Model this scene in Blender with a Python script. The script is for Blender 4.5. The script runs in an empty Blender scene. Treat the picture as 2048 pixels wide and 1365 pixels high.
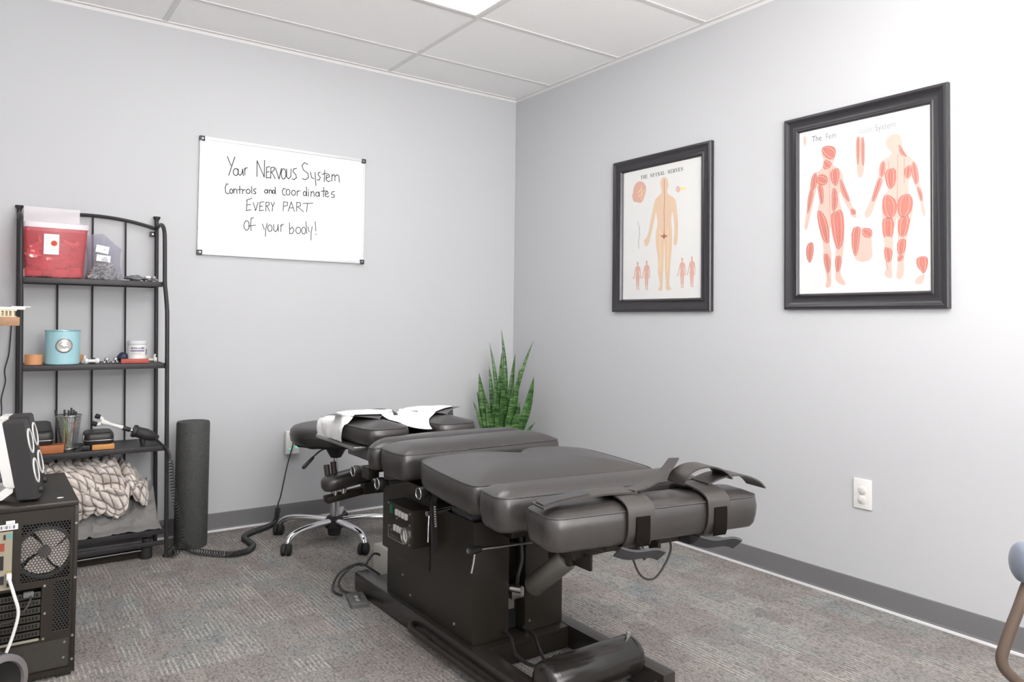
import bpy, bmesh, math, random
from mathutils import Vector, Matrix, noise
PI = math.pi
random.seed(7)
sc = bpy.context.scene
COL = sc.collection

# ------------------------------------------------------------------ camera, light, exposure
cam_d = bpy.data.cameras.new('camera')
cam = bpy.data.objects.new('camera', cam_d)
COL.objects.link(cam)
YAW, PITCH, ROLL = 0.9554, 0.0307, 0.0122
fw = Vector((math.cos(YAW)*math.cos(PITCH), math.sin(YAW)*math.cos(PITCH), math.sin(PITCH)))
rt = Vector((math.sin(YAW), -math.cos(YAW), 0))
up = rt.cross(fw)
r2 = math.cos(ROLL)*rt + math.sin(ROLL)*up
u2 = -math.sin(ROLL)*rt + math.cos(ROLL)*up
cam.matrix_world = Matrix(((r2.x, u2.x, -fw.x, -2.8256), (r2.y, u2.y, -fw.y, -3.9777), (r2.z, u2.z, -fw.z, 1.0794), (0, 0, 0, 1)))
cam_d.sensor_width = 36.0
cam_d.lens = 36.0*1494.71/2048.0
cam_d.shift_y = (597.97-682.5)/2048.0
cam_d.clip_start = 0.05
sc.camera = cam

sc.view_settings.view_transform = 'Standard'
sc.view_settings.look = 'None'
sc.view_settings.gamma = 1.0
sc.view_settings.use_curve_mapping = False
sc.view_settings.exposure = -0.22

H = 2.54            # ceiling height
RX, RY = -3.9, -5.4  # far extents of the room
world = bpy.data.worlds.new('world'); sc.world = world
world.use_nodes = True
bg = world.node_tree.nodes['Background']
bg.inputs[0].default_value = (0.85, 0.92, 1.0, 1); bg.inputs[1].default_value = 1.0

TROFFER = 8.6        # emission of the ceiling light diffusers
def area(name, loc, rot, sx, sy, power, colr):
    d = bpy.data.lights.new(name, 'AREA'); d.shape = 'RECTANGLE'; d.size = sx; d.size_y = sy
    d.energy = power; d.color = colr
    o = bpy.data.objects.new(name, d); COL.objects.link(o); o.location = loc; o.rotation_euler = rot
    return o
# added fill lamp behind the camera, standing in for daylight from an unseen window
area('rear_fill', (-1.6, RY+0.02, 1.45), (math.radians(90+12), 0, 0), 1.9, 1.3, 70, (1.0, 0.95, 0.89))
# added lamp behind the camera, aimed upward to brighten the ceiling and room
area('ceiling_fill', (-2.3, -4.55, 1.55), (math.radians(180-18), 0, math.radians(-35)), 0.35, 0.35, 185, (1.0, 0.975, 0.95))

# ------------------------------------------------------------------ helpers
W = {}   # world matrix of every object while building

def setp(o, label=None, cat=None, group=None, kind=None):
    if label: o['label'] = label
    if cat: o['category'] = cat
    if group: o['group'] = group
    if kind: o['kind'] = kind
    return o

def thing(name, label, cat, loc=(0, 0, 0), rotz=0.0, group=None):
    o = bpy.data.objects.new(name, None); COL.objects.link(o)
    o.empty_display_size = 0.05
    o.location = loc; o.rotation_euler = (0, 0, rotz)
    W[o] = Matrix.Translation(loc) @ Matrix.Rotation(rotz, 4, 'Z')
    return setp(o, label, cat, group)

class MB:
    """collects shapes, in world coordinates, into one mesh"""
    def __init__(s): s.bm = bmesh.new(); s.uv = None
    def face(s, vs):
        try: return s.bm.faces.new(vs)
        except ValueError: return None
    def v(s, p): return s.bm.verts.new(p)
    def box(s, c, d, rot=None, bev=0.0):
        tmp = bmesh.new(); bmesh.ops.create_cube(tmp, size=1.0)
        bmesh.ops.scale(tmp, vec=d, verts=tmp.verts)
        if bev > 0: bmesh.ops.bevel(tmp, geom=tmp.edges[:], offset=bev, segments=2, affect='EDGES', profile=0.6)
        m = Matrix.Translation(c) @ (rot.to_4x4() if rot else Matrix.Identity(4))
        return s.add(tmp, m)
    def b2(s, x0, x1, y0, y1, z0, z1, bev=0.0):
        return s.box(((x0+x1)/2, (y0+y1)/2, (z0+z1)/2), (abs(x1-x0), abs(y1-y0), abs(z1-z0)), None, bev)
    def add(s, tmp, m=None):
        if m is not None: tmp.transform(m)
        mp = {v: s.bm.verts.new(v.co) for v in tmp.verts}
        for f in tmp.faces: s.face([mp[v] for v in f.verts])
        tmp.free(); return s
    def rings(s, rings, closed=True, cap0=True, cap1=True):
        vs = [[s.v(p) for p in r] for r in rings]
        n = len(vs[0])
        for a, b in zip(vs, vs[1:]):
            for i in range(n if closed else n-1):
                j = (i+1) % n
                s.face([a[i], a[j], b[j], b[i]])
        if cap0: s.face(list(reversed(vs[0])))
        if cap1: s.face(vs[-1])
        return s
    def cyl(s, p0, p1, r0, r1=None, n=20, cap=True):
        r1 = r0 if r1 is None else r1
        return s.lathe(p0, p1, [(0, r0), (1, r1)], n, cap)
    def lathe(s, p0, p1, prof, n=24, cap=True):
        """prof: (t, r) with t along p0->p1 in 0..1"""
        p0 = Vector(p0); p1 = Vector(p1); d = p1-p0
        a = d.normalized(); u = a.orthogonal().normalized(); w = a.cross(u)
        R = [[p0+d*t+(u*math.cos(2*PI*i/n)+w*math.sin(2*PI*i/n))*max(r, 1e-5) for i in range(n)] for t, r in prof]
        return s.rings(R, True, cap, cap)
    def tube(s, pts, r, n=10, closed=False, cap=True, flat=None):
        """round tube along points; r number or list; flat=(normal, thick ratio)"""
        pts = [Vector(p) for p in pts]; m = len(pts)
        rr = r if isinstance(r, (list, tuple)) else [r]*m
        tang = []
        for i in range(m):
            a = pts[(i-1) % m] if (closed or i > 0) else pts[i]
            b = pts[(i+1) % m] if (closed or i < m-1) else pts[i]
            tang.append((b-a).normalized() if (b-a).length > 1e-9 else Vector((0, 0, 1)))
        u = tang[0].orthogonal().normalized(); R = []
        for i in range(m):
            u = (u - tang[i]*u.dot(tang[i]))
            u = u.normalized() if u.length > 1e-6 else tang[i].orthogonal().normalized()
            w = tang[i].cross(u)
            R.append([pts[i]+(u*math.cos(2*PI*k/n)+w*math.sin(2*PI*k/n))*rr[i] for k in range(n)])
        if closed: R.append(R[0])
        if closed:
            vs = [[s.v(p) for p in q] for q in R[:-1]]
            for i in range(m):
                a, b = vs[i], vs[(i+1) % m]
                for k in range(n): s.face([a[k], a[(k+1) % n], b[(k+1) % n], b[k]])
            return s
        return s.rings(R, True, cap, cap)
    def sphere(s, c, r, seg=14, rng=9, scale=(1, 1, 1), rot=None):
        tmp = bmesh.new(); bmesh.ops.create_uvsphere(tmp, u_segments=seg, v_segments=rng, radius=r)
        bmesh.ops.scale(tmp, vec=scale, verts=tmp.verts)
        return s.add(tmp, Matrix.Translation(c) @ (rot.to_4x4() if rot else Matrix.Identity(4)))
    def prism(s, poly, f0, f1):
        """poly of 2D points mapped by f0 / f1 to the two caps"""
        return s.rings([[f0(p) for p in poly], [f1(p) for p in poly]])
    def ribbon(s, pts, wid, nrm, th):
        """flat strap: centreline points, width vector(s), normal thickness"""
        R = []
        m = len(pts); pts = [Vector(p) for p in pts]
        for i in range(m):
            t = (pts[min(i+1, m-1)]-pts[max(i-1, 0)]).normalized()
            w = wid[i] if isinstance(wid, list) else wid
            w = Vector(w); k = t.cross(w).normalized()*th/2
            R.append([pts[i]-w/2-k, pts[i]+w/2-k, pts[i]+w/2+k, pts[i]-w/2+k])
        return s.rings(R)
    def build(s, name, material, parent=None, smooth=True, angle=40, label=None, kind=None, doubles=True):
        if doubles: bmesh.ops.remove_doubles(s.bm, verts=s.bm.verts, dist=1e-5)
        bmesh.ops.recalc_face_normals(s.bm, faces=s.bm.faces)
        me = bpy.data.meshes.new(name)
        if parent is not None: s.bm.transform(W[parent].inverted())
        s.bm.to_mesh(me); s.bm.free()
        me.materials.append(material)
        if smooth:
            me.polygons.foreach_set('use_smooth', [True]*len(me.polygons))
            try: me.set_sharp_from_angle(angle=math.radians(angle))
            except Exception: pass
        o = bpy.data.objects.new(name, me); COL.objects.link(o)
        if parent is not None: o.parent = parent; W[o] = W[parent].copy()
        else: W[o] = Matrix.Identity(4)
        return setp(o, label, None, None, kind)

def lone(name, mb, material, label, cat, loc, group=None, smooth=True, angle=40, rotz=0.0):
    """a thing that is a single mesh; its origin sits at loc"""
    bmesh.ops.remove_doubles(mb.bm, verts=mb.bm.verts, dist=1e-5)
    bmesh.ops.recalc_face_normals(mb.bm, faces=mb.bm.faces)
    m = Matrix.Translation(loc) @ Matrix.Rotation(rotz, 4, 'Z')
    mb.bm.transform(m.inverted())
    me = bpy.data.meshes.new(name); mb.bm.to_mesh(me); mb.bm.free(); me.materials.append(material)
    if smooth:
        me.polygons.foreach_set('use_smooth', [True]*len(me.polygons)); me.set_sharp_from_angle(angle=math.radians(angle))
    o = bpy.data.objects.new(name, me); COL.objects.link(o); o.location = loc; o.rotation_euler = (0, 0, rotz)
    W[o] = m
    return setp(o, label, cat, group)

def spline(pts, n=8, closed=False):
    """Catmull-Rom through the points"""
    P = [Vector(p) for p in pts]; m = len(P); out = []
    for i in range(m if closed else m-1):
        g = (lambda k: P[k % m]) if closed else (lambda k: P[max(0, min(m-1, k))])
        a, b, c, d = g(i-1), g(i), g(i+1), g(i+2)
        for k in range(n):
            t = k/n
            out.append(0.5*((2*b)+(c-a)*t+(2*a-5*b+4*c-d)*t*t+(3*b-a-3*c+d)*t*t*t))
    if not closed: out.append(P[-1])
    return out

def text_bm(body, size, extrude=0.0, bold=0.0):
    cu = bpy.data.curves.new('t', 'FONT'); cu.body = body; cu.size = size; cu.extrude = extrude; cu.offset = bold
    cu.align_x = 'CENTER'; cu.align_y = 'CENTER'; cu.resolution_u = 3
    ob = bpy.data.objects.new('t', cu)
    COL.objects.link(ob)
    dg = bpy.context.evaluated_depsgraph_get(); dg.update()
    me = bpy.data.meshes.new_from_object(ob.evaluated_get(dg))
    tmp = bmesh.new(); tmp.from_mesh(me)
    bpy.data.objects.remove(ob); bpy.data.curves.remove(cu); bpy.data.meshes.remove(me)
    return tmp

# ------------------------------------------------------------------ materials
MATS = {}
def nd(nt, typ, **kw):
    n = nt.nodes.new(typ)
    for k, v in kw.items():
        if k.startswith('i_'): n.inputs[k[2:].replace('_', ' ')].default_value = v
        else: setattr(n, k, v)
    return n
def mat(name, col, rough=0.5, metal=0.0, spec=0.5, noise_amt=0.0, noise_scale=20.0, bump=0.0, bump_scale=200.0, coat=0.0, emit=None, alpha=1.0, trans=0.0, sheen=0.0, ior=1.45):
    if name in MATS: return MATS[name]
    m = bpy.data.materials.new(name); m.use_nodes = True; nt = m.node_tree
    p = nt.nodes['Principled BSDF']; L = nt.links
    c = (*col, 1.0)
    p.inputs['Base Color'].default_value = c
    p.inputs['Roughness'].default_value = rough
    p.inputs['Metallic'].default_value = metal
    p.inputs['Specular IOR Level'].default_value = spec
    p.inputs['IOR'].default_value = ior
    p.inputs['Coat Weight'].default_value = coat
    p.inputs['Alpha'].default_value = alpha
    p.inputs['Transmission Weight'].default_value = trans
    p.inputs['Sheen Weight'].default_value = sheen
    tc = nd(nt, 'ShaderNodeTexCoord')
    if noise_amt > 0:
        nz = nd(nt, 'ShaderNodeTexNoise'); nz.inputs['Scale'].default_value = noise_scale; nz.inputs['Detail'].default_value = 5
        L.new(tc.outputs['Object'], nz.inputs['Vector'])
        rp = nd(nt, 'ShaderNodeMix', data_type='RGBA')
        rp.inputs[6].default_value = tuple(max(0, k*(1-noise_amt)) for k in col)+(1,)
        rp.inputs[7].default_value = tuple(min(1, k*(1+noise_amt)) for k in col)+(1,)
        L.new(nz.outputs['Fac'], rp.inputs[0]); L.new(rp.outputs[2], p.inputs['Base Color'])
    if bump > 0:
        nb = nd(nt, 'ShaderNodeTexNoise'); nb.inputs['Scale'].default_value = bump_scale; nb.inputs['Detail'].default_value = 4
        L.new(tc.outputs['Object'], nb.inputs['Vector'])
        b = nd(nt, 'ShaderNodeBump'); b.inputs['Strength'].default_value = bump; b.inputs['Distance'].default_value = 0.002
        L.new(nb.outputs['Fac'], b.inputs['Height']); L.new(b.outputs['Normal'], p.inputs['Normal'])
    if emit:
        p.inputs['Emission Color'].default_value = (*emit[0], 1); p.inputs['Emission Strength'].default_value = emit[1]
    MATS[name] = m
    return m

def carpet_mat():
    m = bpy.data.materials.new('carpet_weave'); m.use_nodes = True; nt = m.node_tree; L = nt.links
    p = nt.nodes['Principled BSDF']; p.inputs['Roughness'].default_value = 0.95; p.inputs['Specular IOR Level'].default_value = 0.1
    tc = nd(nt, 'ShaderNodeTexCoord')
    def noise_tex(scale, vec_scale, detail=2, rough=0.5):
        mp = nd(nt, 'ShaderNodeMapping'); mp.inputs['Scale'].default_value = vec_scale
        L.new(tc.outputs['Object'], mp.inputs['Vector'])
        n = nd(nt, 'ShaderNodeTexNoise'); n.inputs['Scale'].default_value = scale; n.inputs['Detail'].default_value = detail; n.inputs['Roughness'].default_value = rough
        L.new(mp.outputs['Vector'], n.inputs['Vector']); return n
    def ramp(src, stops):
        r = nd(nt, 'ShaderNodeValToRGB'); cr = r.color_ramp
        while len(cr.elements) > 1: cr.elements.remove(cr.elements[-1])
        cr.elements[0].position = stops[0][0]; cr.elements[0].color = (*stops[0][1], 1)
        for q, c in stops[1:]:
            e = cr.elements.new(q); e.color = (*c, 1)
        L.new(src, r.inputs['Fac']); return r
    def mix(fac, a, b, mode='MIX'):
        x = nd(nt, 'ShaderNodeMix', data_type='RGBA', blend_type=mode)
        if isinstance(fac, float): x.inputs[0].default_value = fac
        else: L.new(fac, x.inputs[0])
        for k, s in ((6, a), (7, b)):
            if isinstance(s, tuple): x.inputs[k].default_value = (*s, 1)
            else: L.new(s, x.inputs[k])
        return x.outputs[2]
    def math_n(op, a, b):
        x = nd(nt, 'ShaderNodeMath', operation=op)
        for k, s in ((0, a), (1, b)):
            if isinstance(s, (int, float)): x.inputs[k].default_value = s
            else: L.new(s, x.inputs[k])
        return x.outputs[0]
    def cells(sx, sy, off):
        mp = nd(nt, 'ShaderNodeMapping'); mp.inputs['Scale'].default_value = (sx, sy, 1); mp.inputs['Location'].default_value = off
        L.new(tc.outputs['Object'], mp.inputs['Vector'])
        sn = nd(nt, 'ShaderNodeVectorMath', operation='FLOOR'); L.new(mp.outputs['Vector'], sn.inputs[0])
        w = nd(nt, 'ShaderNodeTexWhiteNoise', noise_dimensions='3D'); L.new(sn.outputs[0], w.inputs['Vector'])
        return w
    # blocks of different weave, running along the y axis
    c1 = cells(7.5, 4.1, (0.3, 0.1, 0.2)); c2 = cells(15.0, 6.2, (0.7, 0.45, 1.2)); c3 = cells(9.0, 9.0, (0.2, 0.6, 2.2))
    tint = ramp(c1.outputs['Value'], [(0.0, (0.227, 0.205, 0.205)), (0.3, (0.258, 0.242, 0.232)), (0.55, (0.224, 0.245, 0.257)), (0.75, (0.265, 0.235, 0.226)), (1.0, (0.189, 0.179, 0.185))])
    tint2 = ramp(c2.outputs['Value'], [(0.0, (0.204, 0.191, 0.194)), (0.4, (0.281, 0.266, 0.255)), (0.7, (0.212, 0.229, 0.235)), (1.0, (0.303, 0.281, 0.271))])
    base = mix(0.5, tint.outputs[0], tint2.outputs[0])
    base = mix(1.0, base, (0.92, 0.905, 0.87), 'MULTIPLY')
    # clusters of light yarn ribs, 15 mm apart, running in y
    sx = nd(nt, 'ShaderNodeSeparateXYZ'); L.new(tc.outputs['Object'], sx.inputs[0])
    wob = noise_tex(1.0, (4, 9, 1), 2)
    ph = math_n('ADD', math_n('DIVIDE', sx.outputs['X'], 0.0150), math_n('MULTIPLY', wob.outputs['Fac'], 0.5))
    tri = math_n('ABSOLUTE', math_n('SUBTRACT', math_n('FRACT', ph, 0.0), 0.5), 0.0)
    rib = ramp(tri, [(0.10, (1, 1, 1)), (0.27, (0, 0, 0))])
    brk = noise_tex(1.0, (66, 8, 1), 1)
    bf = ramp(brk.outputs['Fac'], [(0.34, (0, 0, 0)), (0.47, (1, 1, 1))])
    gate = ramp(c3.outputs['Value'], [(0.22, (0.06, 0.06, 0.06)), (0.75, (1, 1, 1))])
    gate2 = ramp(c2.outputs['Value'], [(0.1, (0.3, 0.3, 0.3)), (0.5, (1, 1, 1))])
    g = math_n('MULTIPLY', math_n('MULTIPLY', rib.outputs[0], bf.outputs[0]), math_n('MULTIPLY', gate.outputs[0], gate2.outputs[0]))
    base = mix(math_n('MULTIPLY', g, 0.60), base, (0.45, 0.415, 0.385))
    # darker dashes between
    dl = noise_tex(1.0, (120, 10, 1), 1)
    df = ramp(dl.outputs['Fac'], [(0.30, (1, 1, 1)), (0.44, (0, 0, 0))])
    base = mix(math_n('MULTIPLY', df.outputs[0], 0.30), base, (0.12, 0.108, 0.108))
    # slanted loops
    mp = nd(nt, 'ShaderNodeMapping'); mp.inputs['Scale'].default_value = (165, 90, 1); mp.inputs['Rotation'].default_value = (0, 0, 0.6); L.new(tc.outputs['Object'], mp.inputs['Vector'])
    wv = nd(nt, 'ShaderNodeTexVoronoi'); wv.inputs['Scale'].default_value = 1.0; L.new(mp.outputs['Vector'], wv.inputs['Vector'])
    lp = ramp(wv.outputs['Distance'], [(0.0, (1.3, 1.3, 1.3)), (0.5, (1.0, 1.0, 1.0)), (0.95, (0.60, 0.60, 0.60))])
    base = mix(1.0, base, lp.outputs[0], 'MULTIPLY')
    fn = noise_tex(1.0, (420, 420, 1), 2)
    fr = ramp(fn.outputs['Fac'], [(0.25, (0.72, 0.72, 0.72)), (0.75, (1.28, 1.28, 1.28))])
    base = mix(0.8, base, mix(1.0, base, fr.outputs[0], 'MULTIPLY'))
    L.new(base, p.inputs['Base Color'])
    b = nd(nt, 'ShaderNodeBump'); b.inputs['Strength'].default_value = 0.5; b.inputs['Distance'].default_value = 0.003
    L.new(wv.outputs['Distance'], b.inputs['Height']); b.invert = True
    L.new(b.outputs['Normal'], p.inputs['Normal'])
    return m

def leaf_mat():
    m = bpy.data.materials.new('snake_plant_leaf'); m.use_nodes = True; nt = m.node_tree; L = nt.links
    p = nt.nodes['Principled BSDF']; p.inputs['Roughness'].default_value = 0.38
    tc = nd(nt, 'ShaderNodeTexCoord'); mp = nd(nt, 'ShaderNodeMapping'); mp.inputs['Scale'].default_value = (14, 14, 95)
    L.new(tc.outputs['Object'], mp.inputs['Vector'])
    n = nd(nt, 'ShaderNodeTexNoise'); n.inputs['Scale'].default_value = 1.0; n.inputs['Detail'].default_value = 3; n.inputs['Roughness'].default_value = 0.65; n.inputs['Distortion'].default_value = 0.6
    L.new(mp.outputs['Vector'], n.inputs['Vector'])
    r = nd(nt, 'ShaderNodeValToRGB'); e = r.color_ramp.elements
    e[0].position = 0.36; e[0].color = (0.012, 0.045, 0.012, 1); e[1].position = 0.66; e[1].color = (0.16, 0.27, 0.10, 1)
    k = r.color_ramp.elements.new(0.5); k.color = (0.045, 0.13, 0.028, 1)
    L.new(n.outputs['Fac'], r.inputs['Fac']); L.new(r.outputs[0], p.inputs['Base Color'])
    return m

def plush_mat():
    m = bpy.data.materials.new('tufted_plush'); m.use_nodes = True; nt = m.node_tree; L = nt.links
    p = nt.nodes['Principled BSDF']; p.inputs['Roughness'].default_value = 0.95; p.inputs['Sheen Weight'].default_value = 0.4; p.inputs['Specular IOR Level'].default_value = 0.1
    uv = nd(nt, 'ShaderNodeUVMap'); uv.uv_map = 'UVMap'
    sep = nd(nt, 'ShaderNodeSeparateXYZ'); L.new(uv.outputs['UV'], sep.inputs[0])
    def groove(sock):
        a = nd(nt, 'ShaderNodeMath', operation='FRACT'); L.new(sock, a.inputs[0])
        b = nd(nt, 'ShaderNodeMath', operation='SUBTRACT'); L.new(a.outputs[0], b.inputs[0]); b.inputs[1].default_value = 0.5
        c = nd(nt, 'ShaderNodeMath', operation='ABSOLUTE'); L.new(b.outputs[0], c.inputs[0]); return c.outputs[0]
    mx = nd(nt, 'ShaderNodeMath', operation='MAXIMUM'); L.new(groove(sep.outputs[0]), mx.inputs[0]); L.new(groove(sep.outputs[1]), mx.inputs[1])
    tc = nd(nt, 'ShaderNodeTexCoord'); n = nd(nt, 'ShaderNodeTexNoise'); n.inputs['Scale'].default_value = 60; n.inputs['Detail'].default_value = 4
    L.new(tc.outputs['Object'], n.inputs['Vector'])
    ad = nd(nt, 'ShaderNodeMath', operation='MULTIPLY_ADD'); L.new(n.outputs['Fac'], ad.inputs[0]); ad.inputs[1].default_value = 0.10; L.new(mx.outputs[0], ad.inputs[2])
    r = nd(nt, 'ShaderNodeValToRGB'); e = r.color_ramp.elements
    e[0].position = 0.40; e[0].color = (0.66, 0.61, 0.57, 1); e[1].position = 0.535; e[1].color = (0.19, 0.165, 0.165, 1)
    L.new(ad.outputs[0], r.inputs['Fac'])
    n2 = nd(nt, 'ShaderNodeTexNoise'); n2.inputs['Scale'].default_value = 11; L.new(tc.outputs['Object'], n2.inputs['Vector'])
    mm = nd(nt, 'ShaderNodeMix', data_type='RGBA', blend_type='MULTIPLY'); mm.inputs[0].default_value = 1.0
    r2_ = nd(nt, 'ShaderNodeValToRGB'); r2_.color_ramp.elements[0].color = (0.72, 0.68, 0.66, 1); r2_.color_ramp.elements[1].color = (1.15, 1.12, 1.1, 1); r2_.color_ramp.elements[0].position = .35; r2_.color_ramp.elements[1].position = .6
    L.new(n2.outputs['Fac'], r2_.inputs['Fac']); L.new(r.outputs[0], mm.inputs[6]); L.new(r2_.outputs[0], mm.inputs[7])
    L.new(mm.outputs[2], p.inputs['Base Color'])
    b = nd(nt, 'ShaderNodeBump'); b.inputs['Strength'].default_value = 0.7; b.inputs['Distance'].default_value = 0.006
    n3 = nd(nt, 'ShaderNodeTexNoise'); n3.inputs['Scale'].default_value = 160; L.new(tc.outputs['Object'], n3.inputs['Vector'])
    L.new(n3.outputs['Fac'], b.inputs['Height']); L.new(b.outputs['Normal'], p.inputs['Normal'])
    return m

def clear_mat(name, col, opacity, rough, spec_fac=0.12):
    """translucent sheet: part see-through tint, part body, plus a glossy skin"""
    m = bpy.data.materials.new(name); m.use_nodes = True; nt = m.node_tree; L = nt.links
    out = nt.nodes['Material Output']; p = nt.nodes['Principled BSDF']
    p.inputs['Base Color'].default_value = (*col, 1); p.inputs['Roughness'].default_value = rough
    t = nd(nt, 'ShaderNodeBsdfTransparent'); t.inputs[0].default_value = (*[0.35+0.65*c for c in col], 1)
    mx = nd(nt, 'ShaderNodeMixShader'); mx.inputs[0].default_value = opacity
    L.new(t.outputs[0], mx.inputs[1]); L.new(p.outputs[0], mx.inputs[2]); L.new(mx.outputs[0], out.inputs[0])
    return m

def mesh_cup_mat():
    m = bpy.data.materials.new('wire_mesh'); m.use_nodes = True; nt = m.node_tree; L = nt.links
    out = nt.nodes['Material Output']; p = nt.nodes['Principled BSDF']; p.inputs['Base Color'].default_value = (0.30, 0.30, 0.31, 1); p.inputs['Metallic'].default_value = 0.7; p.inputs['Roughness'].default_value = 0.4
    tc = nd(nt, 'ShaderNodeTexCoord'); mp = nd(nt, 'ShaderNodeMapping'); mp.inputs['Scale'].default_value = (400, 400, 400); L.new(tc.outputs['Object'], mp.inputs['Vector'])
    v = nd(nt, 'ShaderNodeTexVoronoi'); v.inputs['Scale'].default_value = 1.0; L.new(mp.outputs['Vector'], v.inputs['Vector'])
    g = nd(nt, 'ShaderNodeMath', operation='GREATER_THAN'); L.new(v.outputs['Distance'], g.inputs[0]); g.inputs[1].default_value = 0.56
    t = nd(nt, 'ShaderNodeBsdfTransparent'); mx = nd(nt, 'ShaderNodeMixShader')
    L.new(g.outputs[0], mx.inputs[0]); L.new(t.outputs[0], mx.inputs[1]); L.new(p.outputs[0], mx.inputs[2]); L.new(mx.outputs[0], out.inputs[0])
    return m

def hex_mat(name, sx, sz, thresh, metal_col):
    """sheet punched with round holes"""
    m = bpy.data.materials.new(name); m.use_nodes = True; nt = m.node_tree; L = nt.links
    out = nt.nodes['Material Output']; p = nt.nodes['Principled BSDF']; p.inputs['Base Color'].default_value = (*metal_col, 1); p.inputs['Roughness'].default_value = 0.45
    tc = nd(nt, 'ShaderNodeTexCoord'); sp = nd(nt, 'ShaderNodeSeparateXYZ'); L.new(tc.outputs['Object'], sp.inputs[0])
    def mth(op, a, b=None):
        x = nd(nt, 'ShaderNodeMath', operation=op)
        for k, s in ((0, a), (1, b)):
            if s is None: continue
            if isinstance(s, (int, float)): x.inputs[k].default_value = s
            else: L.new(s, x.inputs[k])
        return x.outputs[0]
    z = mth('DIVIDE', sp.outputs['Z'], sz); row = mth('FLOOR', z)
    x = mth('ADD', mth('DIVIDE', sp.outputs['X'], sx), mth('MULTIPLY', mth('FLOORED_MODULO', row, 2), 0.5))
    fx = mth('SUBTRACT', mth('FRACT', x), 0.5); fz = mth('MULTIPLY', mth('SUBTRACT', mth('FRACT', z), 0.5), sz/sx)
    d = mth('SQRT', mth('ADD', mth('MULTIPLY', fx, fx), mth('MULTIPLY', fz, fz)))
    g = mth('GREATER_THAN', d, thresh)
    t = nd(nt, 'ShaderNodeBsdfTransparent'); mx = nd(nt, 'ShaderNodeMixShader')
    L.new(g, mx.inputs[0]); L.new(t.outputs[0], mx.inputs[1]); L.new(p.outputs[0], mx.inputs[2]); L.new(mx.outputs[0], out.inputs[0])
    return m

PAINT = mat('wall_paint', (0.535, 0.541, 0.557), 0.75, spec=0.2, bump=0.10, bump_scale=350)
PAINT_R = PAINT
CEIL = mat('ceiling_tile', (0.92, 0.915, 0.91), 0.9, spec=0.1, bump=0.25, bump_scale=260, noise_amt=0.03, noise_scale=90)
GRID = mat('ceiling_grid', (0.72, 0.71, 0.71), 0.6)
BASE = mat('baseboard_vinyl', (0.17, 0.168, 0.172), 0.5, noise_amt=0.05, noise_scale=4)
BASE_LIP = mat('baseboard_toe', (0.62, 0.61, 0.62), 0.5)  # pale colour stands for light reflected along the bottom edge
LEATHER = mat('grey_vinyl', (0.036, 0.0325, 0.0315), 0.31, spec=0.8, noise_amt=0.08, noise_scale=9, bump=0.12, bump_scale=420)
LEATHER_D = mat('vinyl_piping', (0.045, 0.042, 0.043), 0.45)
STRAPM = mat('strap_vinyl', (0.046, 0.041, 0.038), 0.38, spec=0.6, bump=0.12, bump_scale=420)
VELCRO = mat('velcro', (0.009, 0.007, 0.006), 0.95, spec=0.1, bump=0.8, bump_scale=900)
VELCRO_G = mat('velcro_hook', (0.055, 0.055, 0.058), 0.9, bump=0.8, bump_scale=900)
BLACKM = mat('black_enamel', (0.021, 0.017, 0.013), 0.36, spec=0.5, noise_amt=0.12, noise_scale=14, bump=0.06, bump_scale=300)
BLACKG = mat('black_gloss', (0.018, 0.016, 0.015), 0.18, spec=0.6)
BLACKP = mat('black_plastic', (0.025, 0.024, 0.024), 0.5, bump=0.05)
DARKIN = mat('dark_recess', (0.006, 0.005, 0.005), 0.8)
CHROME = mat('chrome', (0.78, 0.78, 0.80), 0.12, metal=1.0)
STEEL = mat('brushed_steel', (0.55, 0.54, 0.53), 0.32, metal=1.0, noise_amt=0.1, noise_scale=60)
CYLG = mat('cylinder_grey', (0.22, 0.21, 0.19), 0.42, metal=0.5)
RUBBER = mat('rubber', (0.018, 0.018, 0.018), 0.7)
WHITEP = mat('white_plastic', (0.78, 0.77, 0.75), 0.4)
WHITE = mat('white_gloss', (0.76, 0.76, 0.785), 0.22)
RAILM = mat('rail_enamel', (0.024, 0.021, 0.019), 0.25, spec=0.9)
PAPER = mat('paper', (0.88, 0.88, 0.88), 0.8, spec=0.2)
STOOLV = mat('black_vinyl', (0.035, 0.032, 0.031), 0.33, spec=0.6, bump=0.1, bump_scale=400)
RACK = mat('rack_metal', (0.030, 0.028, 0.030), 0.45, metal=0.2, bump=0.05, bump_scale=300)
FRAME = mat('frame_dark', (0.022, 0.020, 0.024), 0.33, spec=0.7, noise_amt=0.1, noise_scale=30)
INK = mat('ink', (0.03, 0.028, 0.035), 0.6)
WOOD = mat('wood', (0.38, 0.21, 0.11), 0.5, noise_amt=0.35, noise_scale=35)
FOAM = mat('speckled_foam', (0.058, 0.059, 0.058), 0.7, noise_amt=1.0, noise_scale=190, bump=0.5, bump_scale=350)
CLOTHG = mat('grey_cloth', (0.20, 0.193, 0.19), 0.8, sheen=0.2, bump=0.2, bump_scale=600)
CORD = mat('cord_rubber', (0.03, 0.03, 0.031), 0.5)
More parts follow.
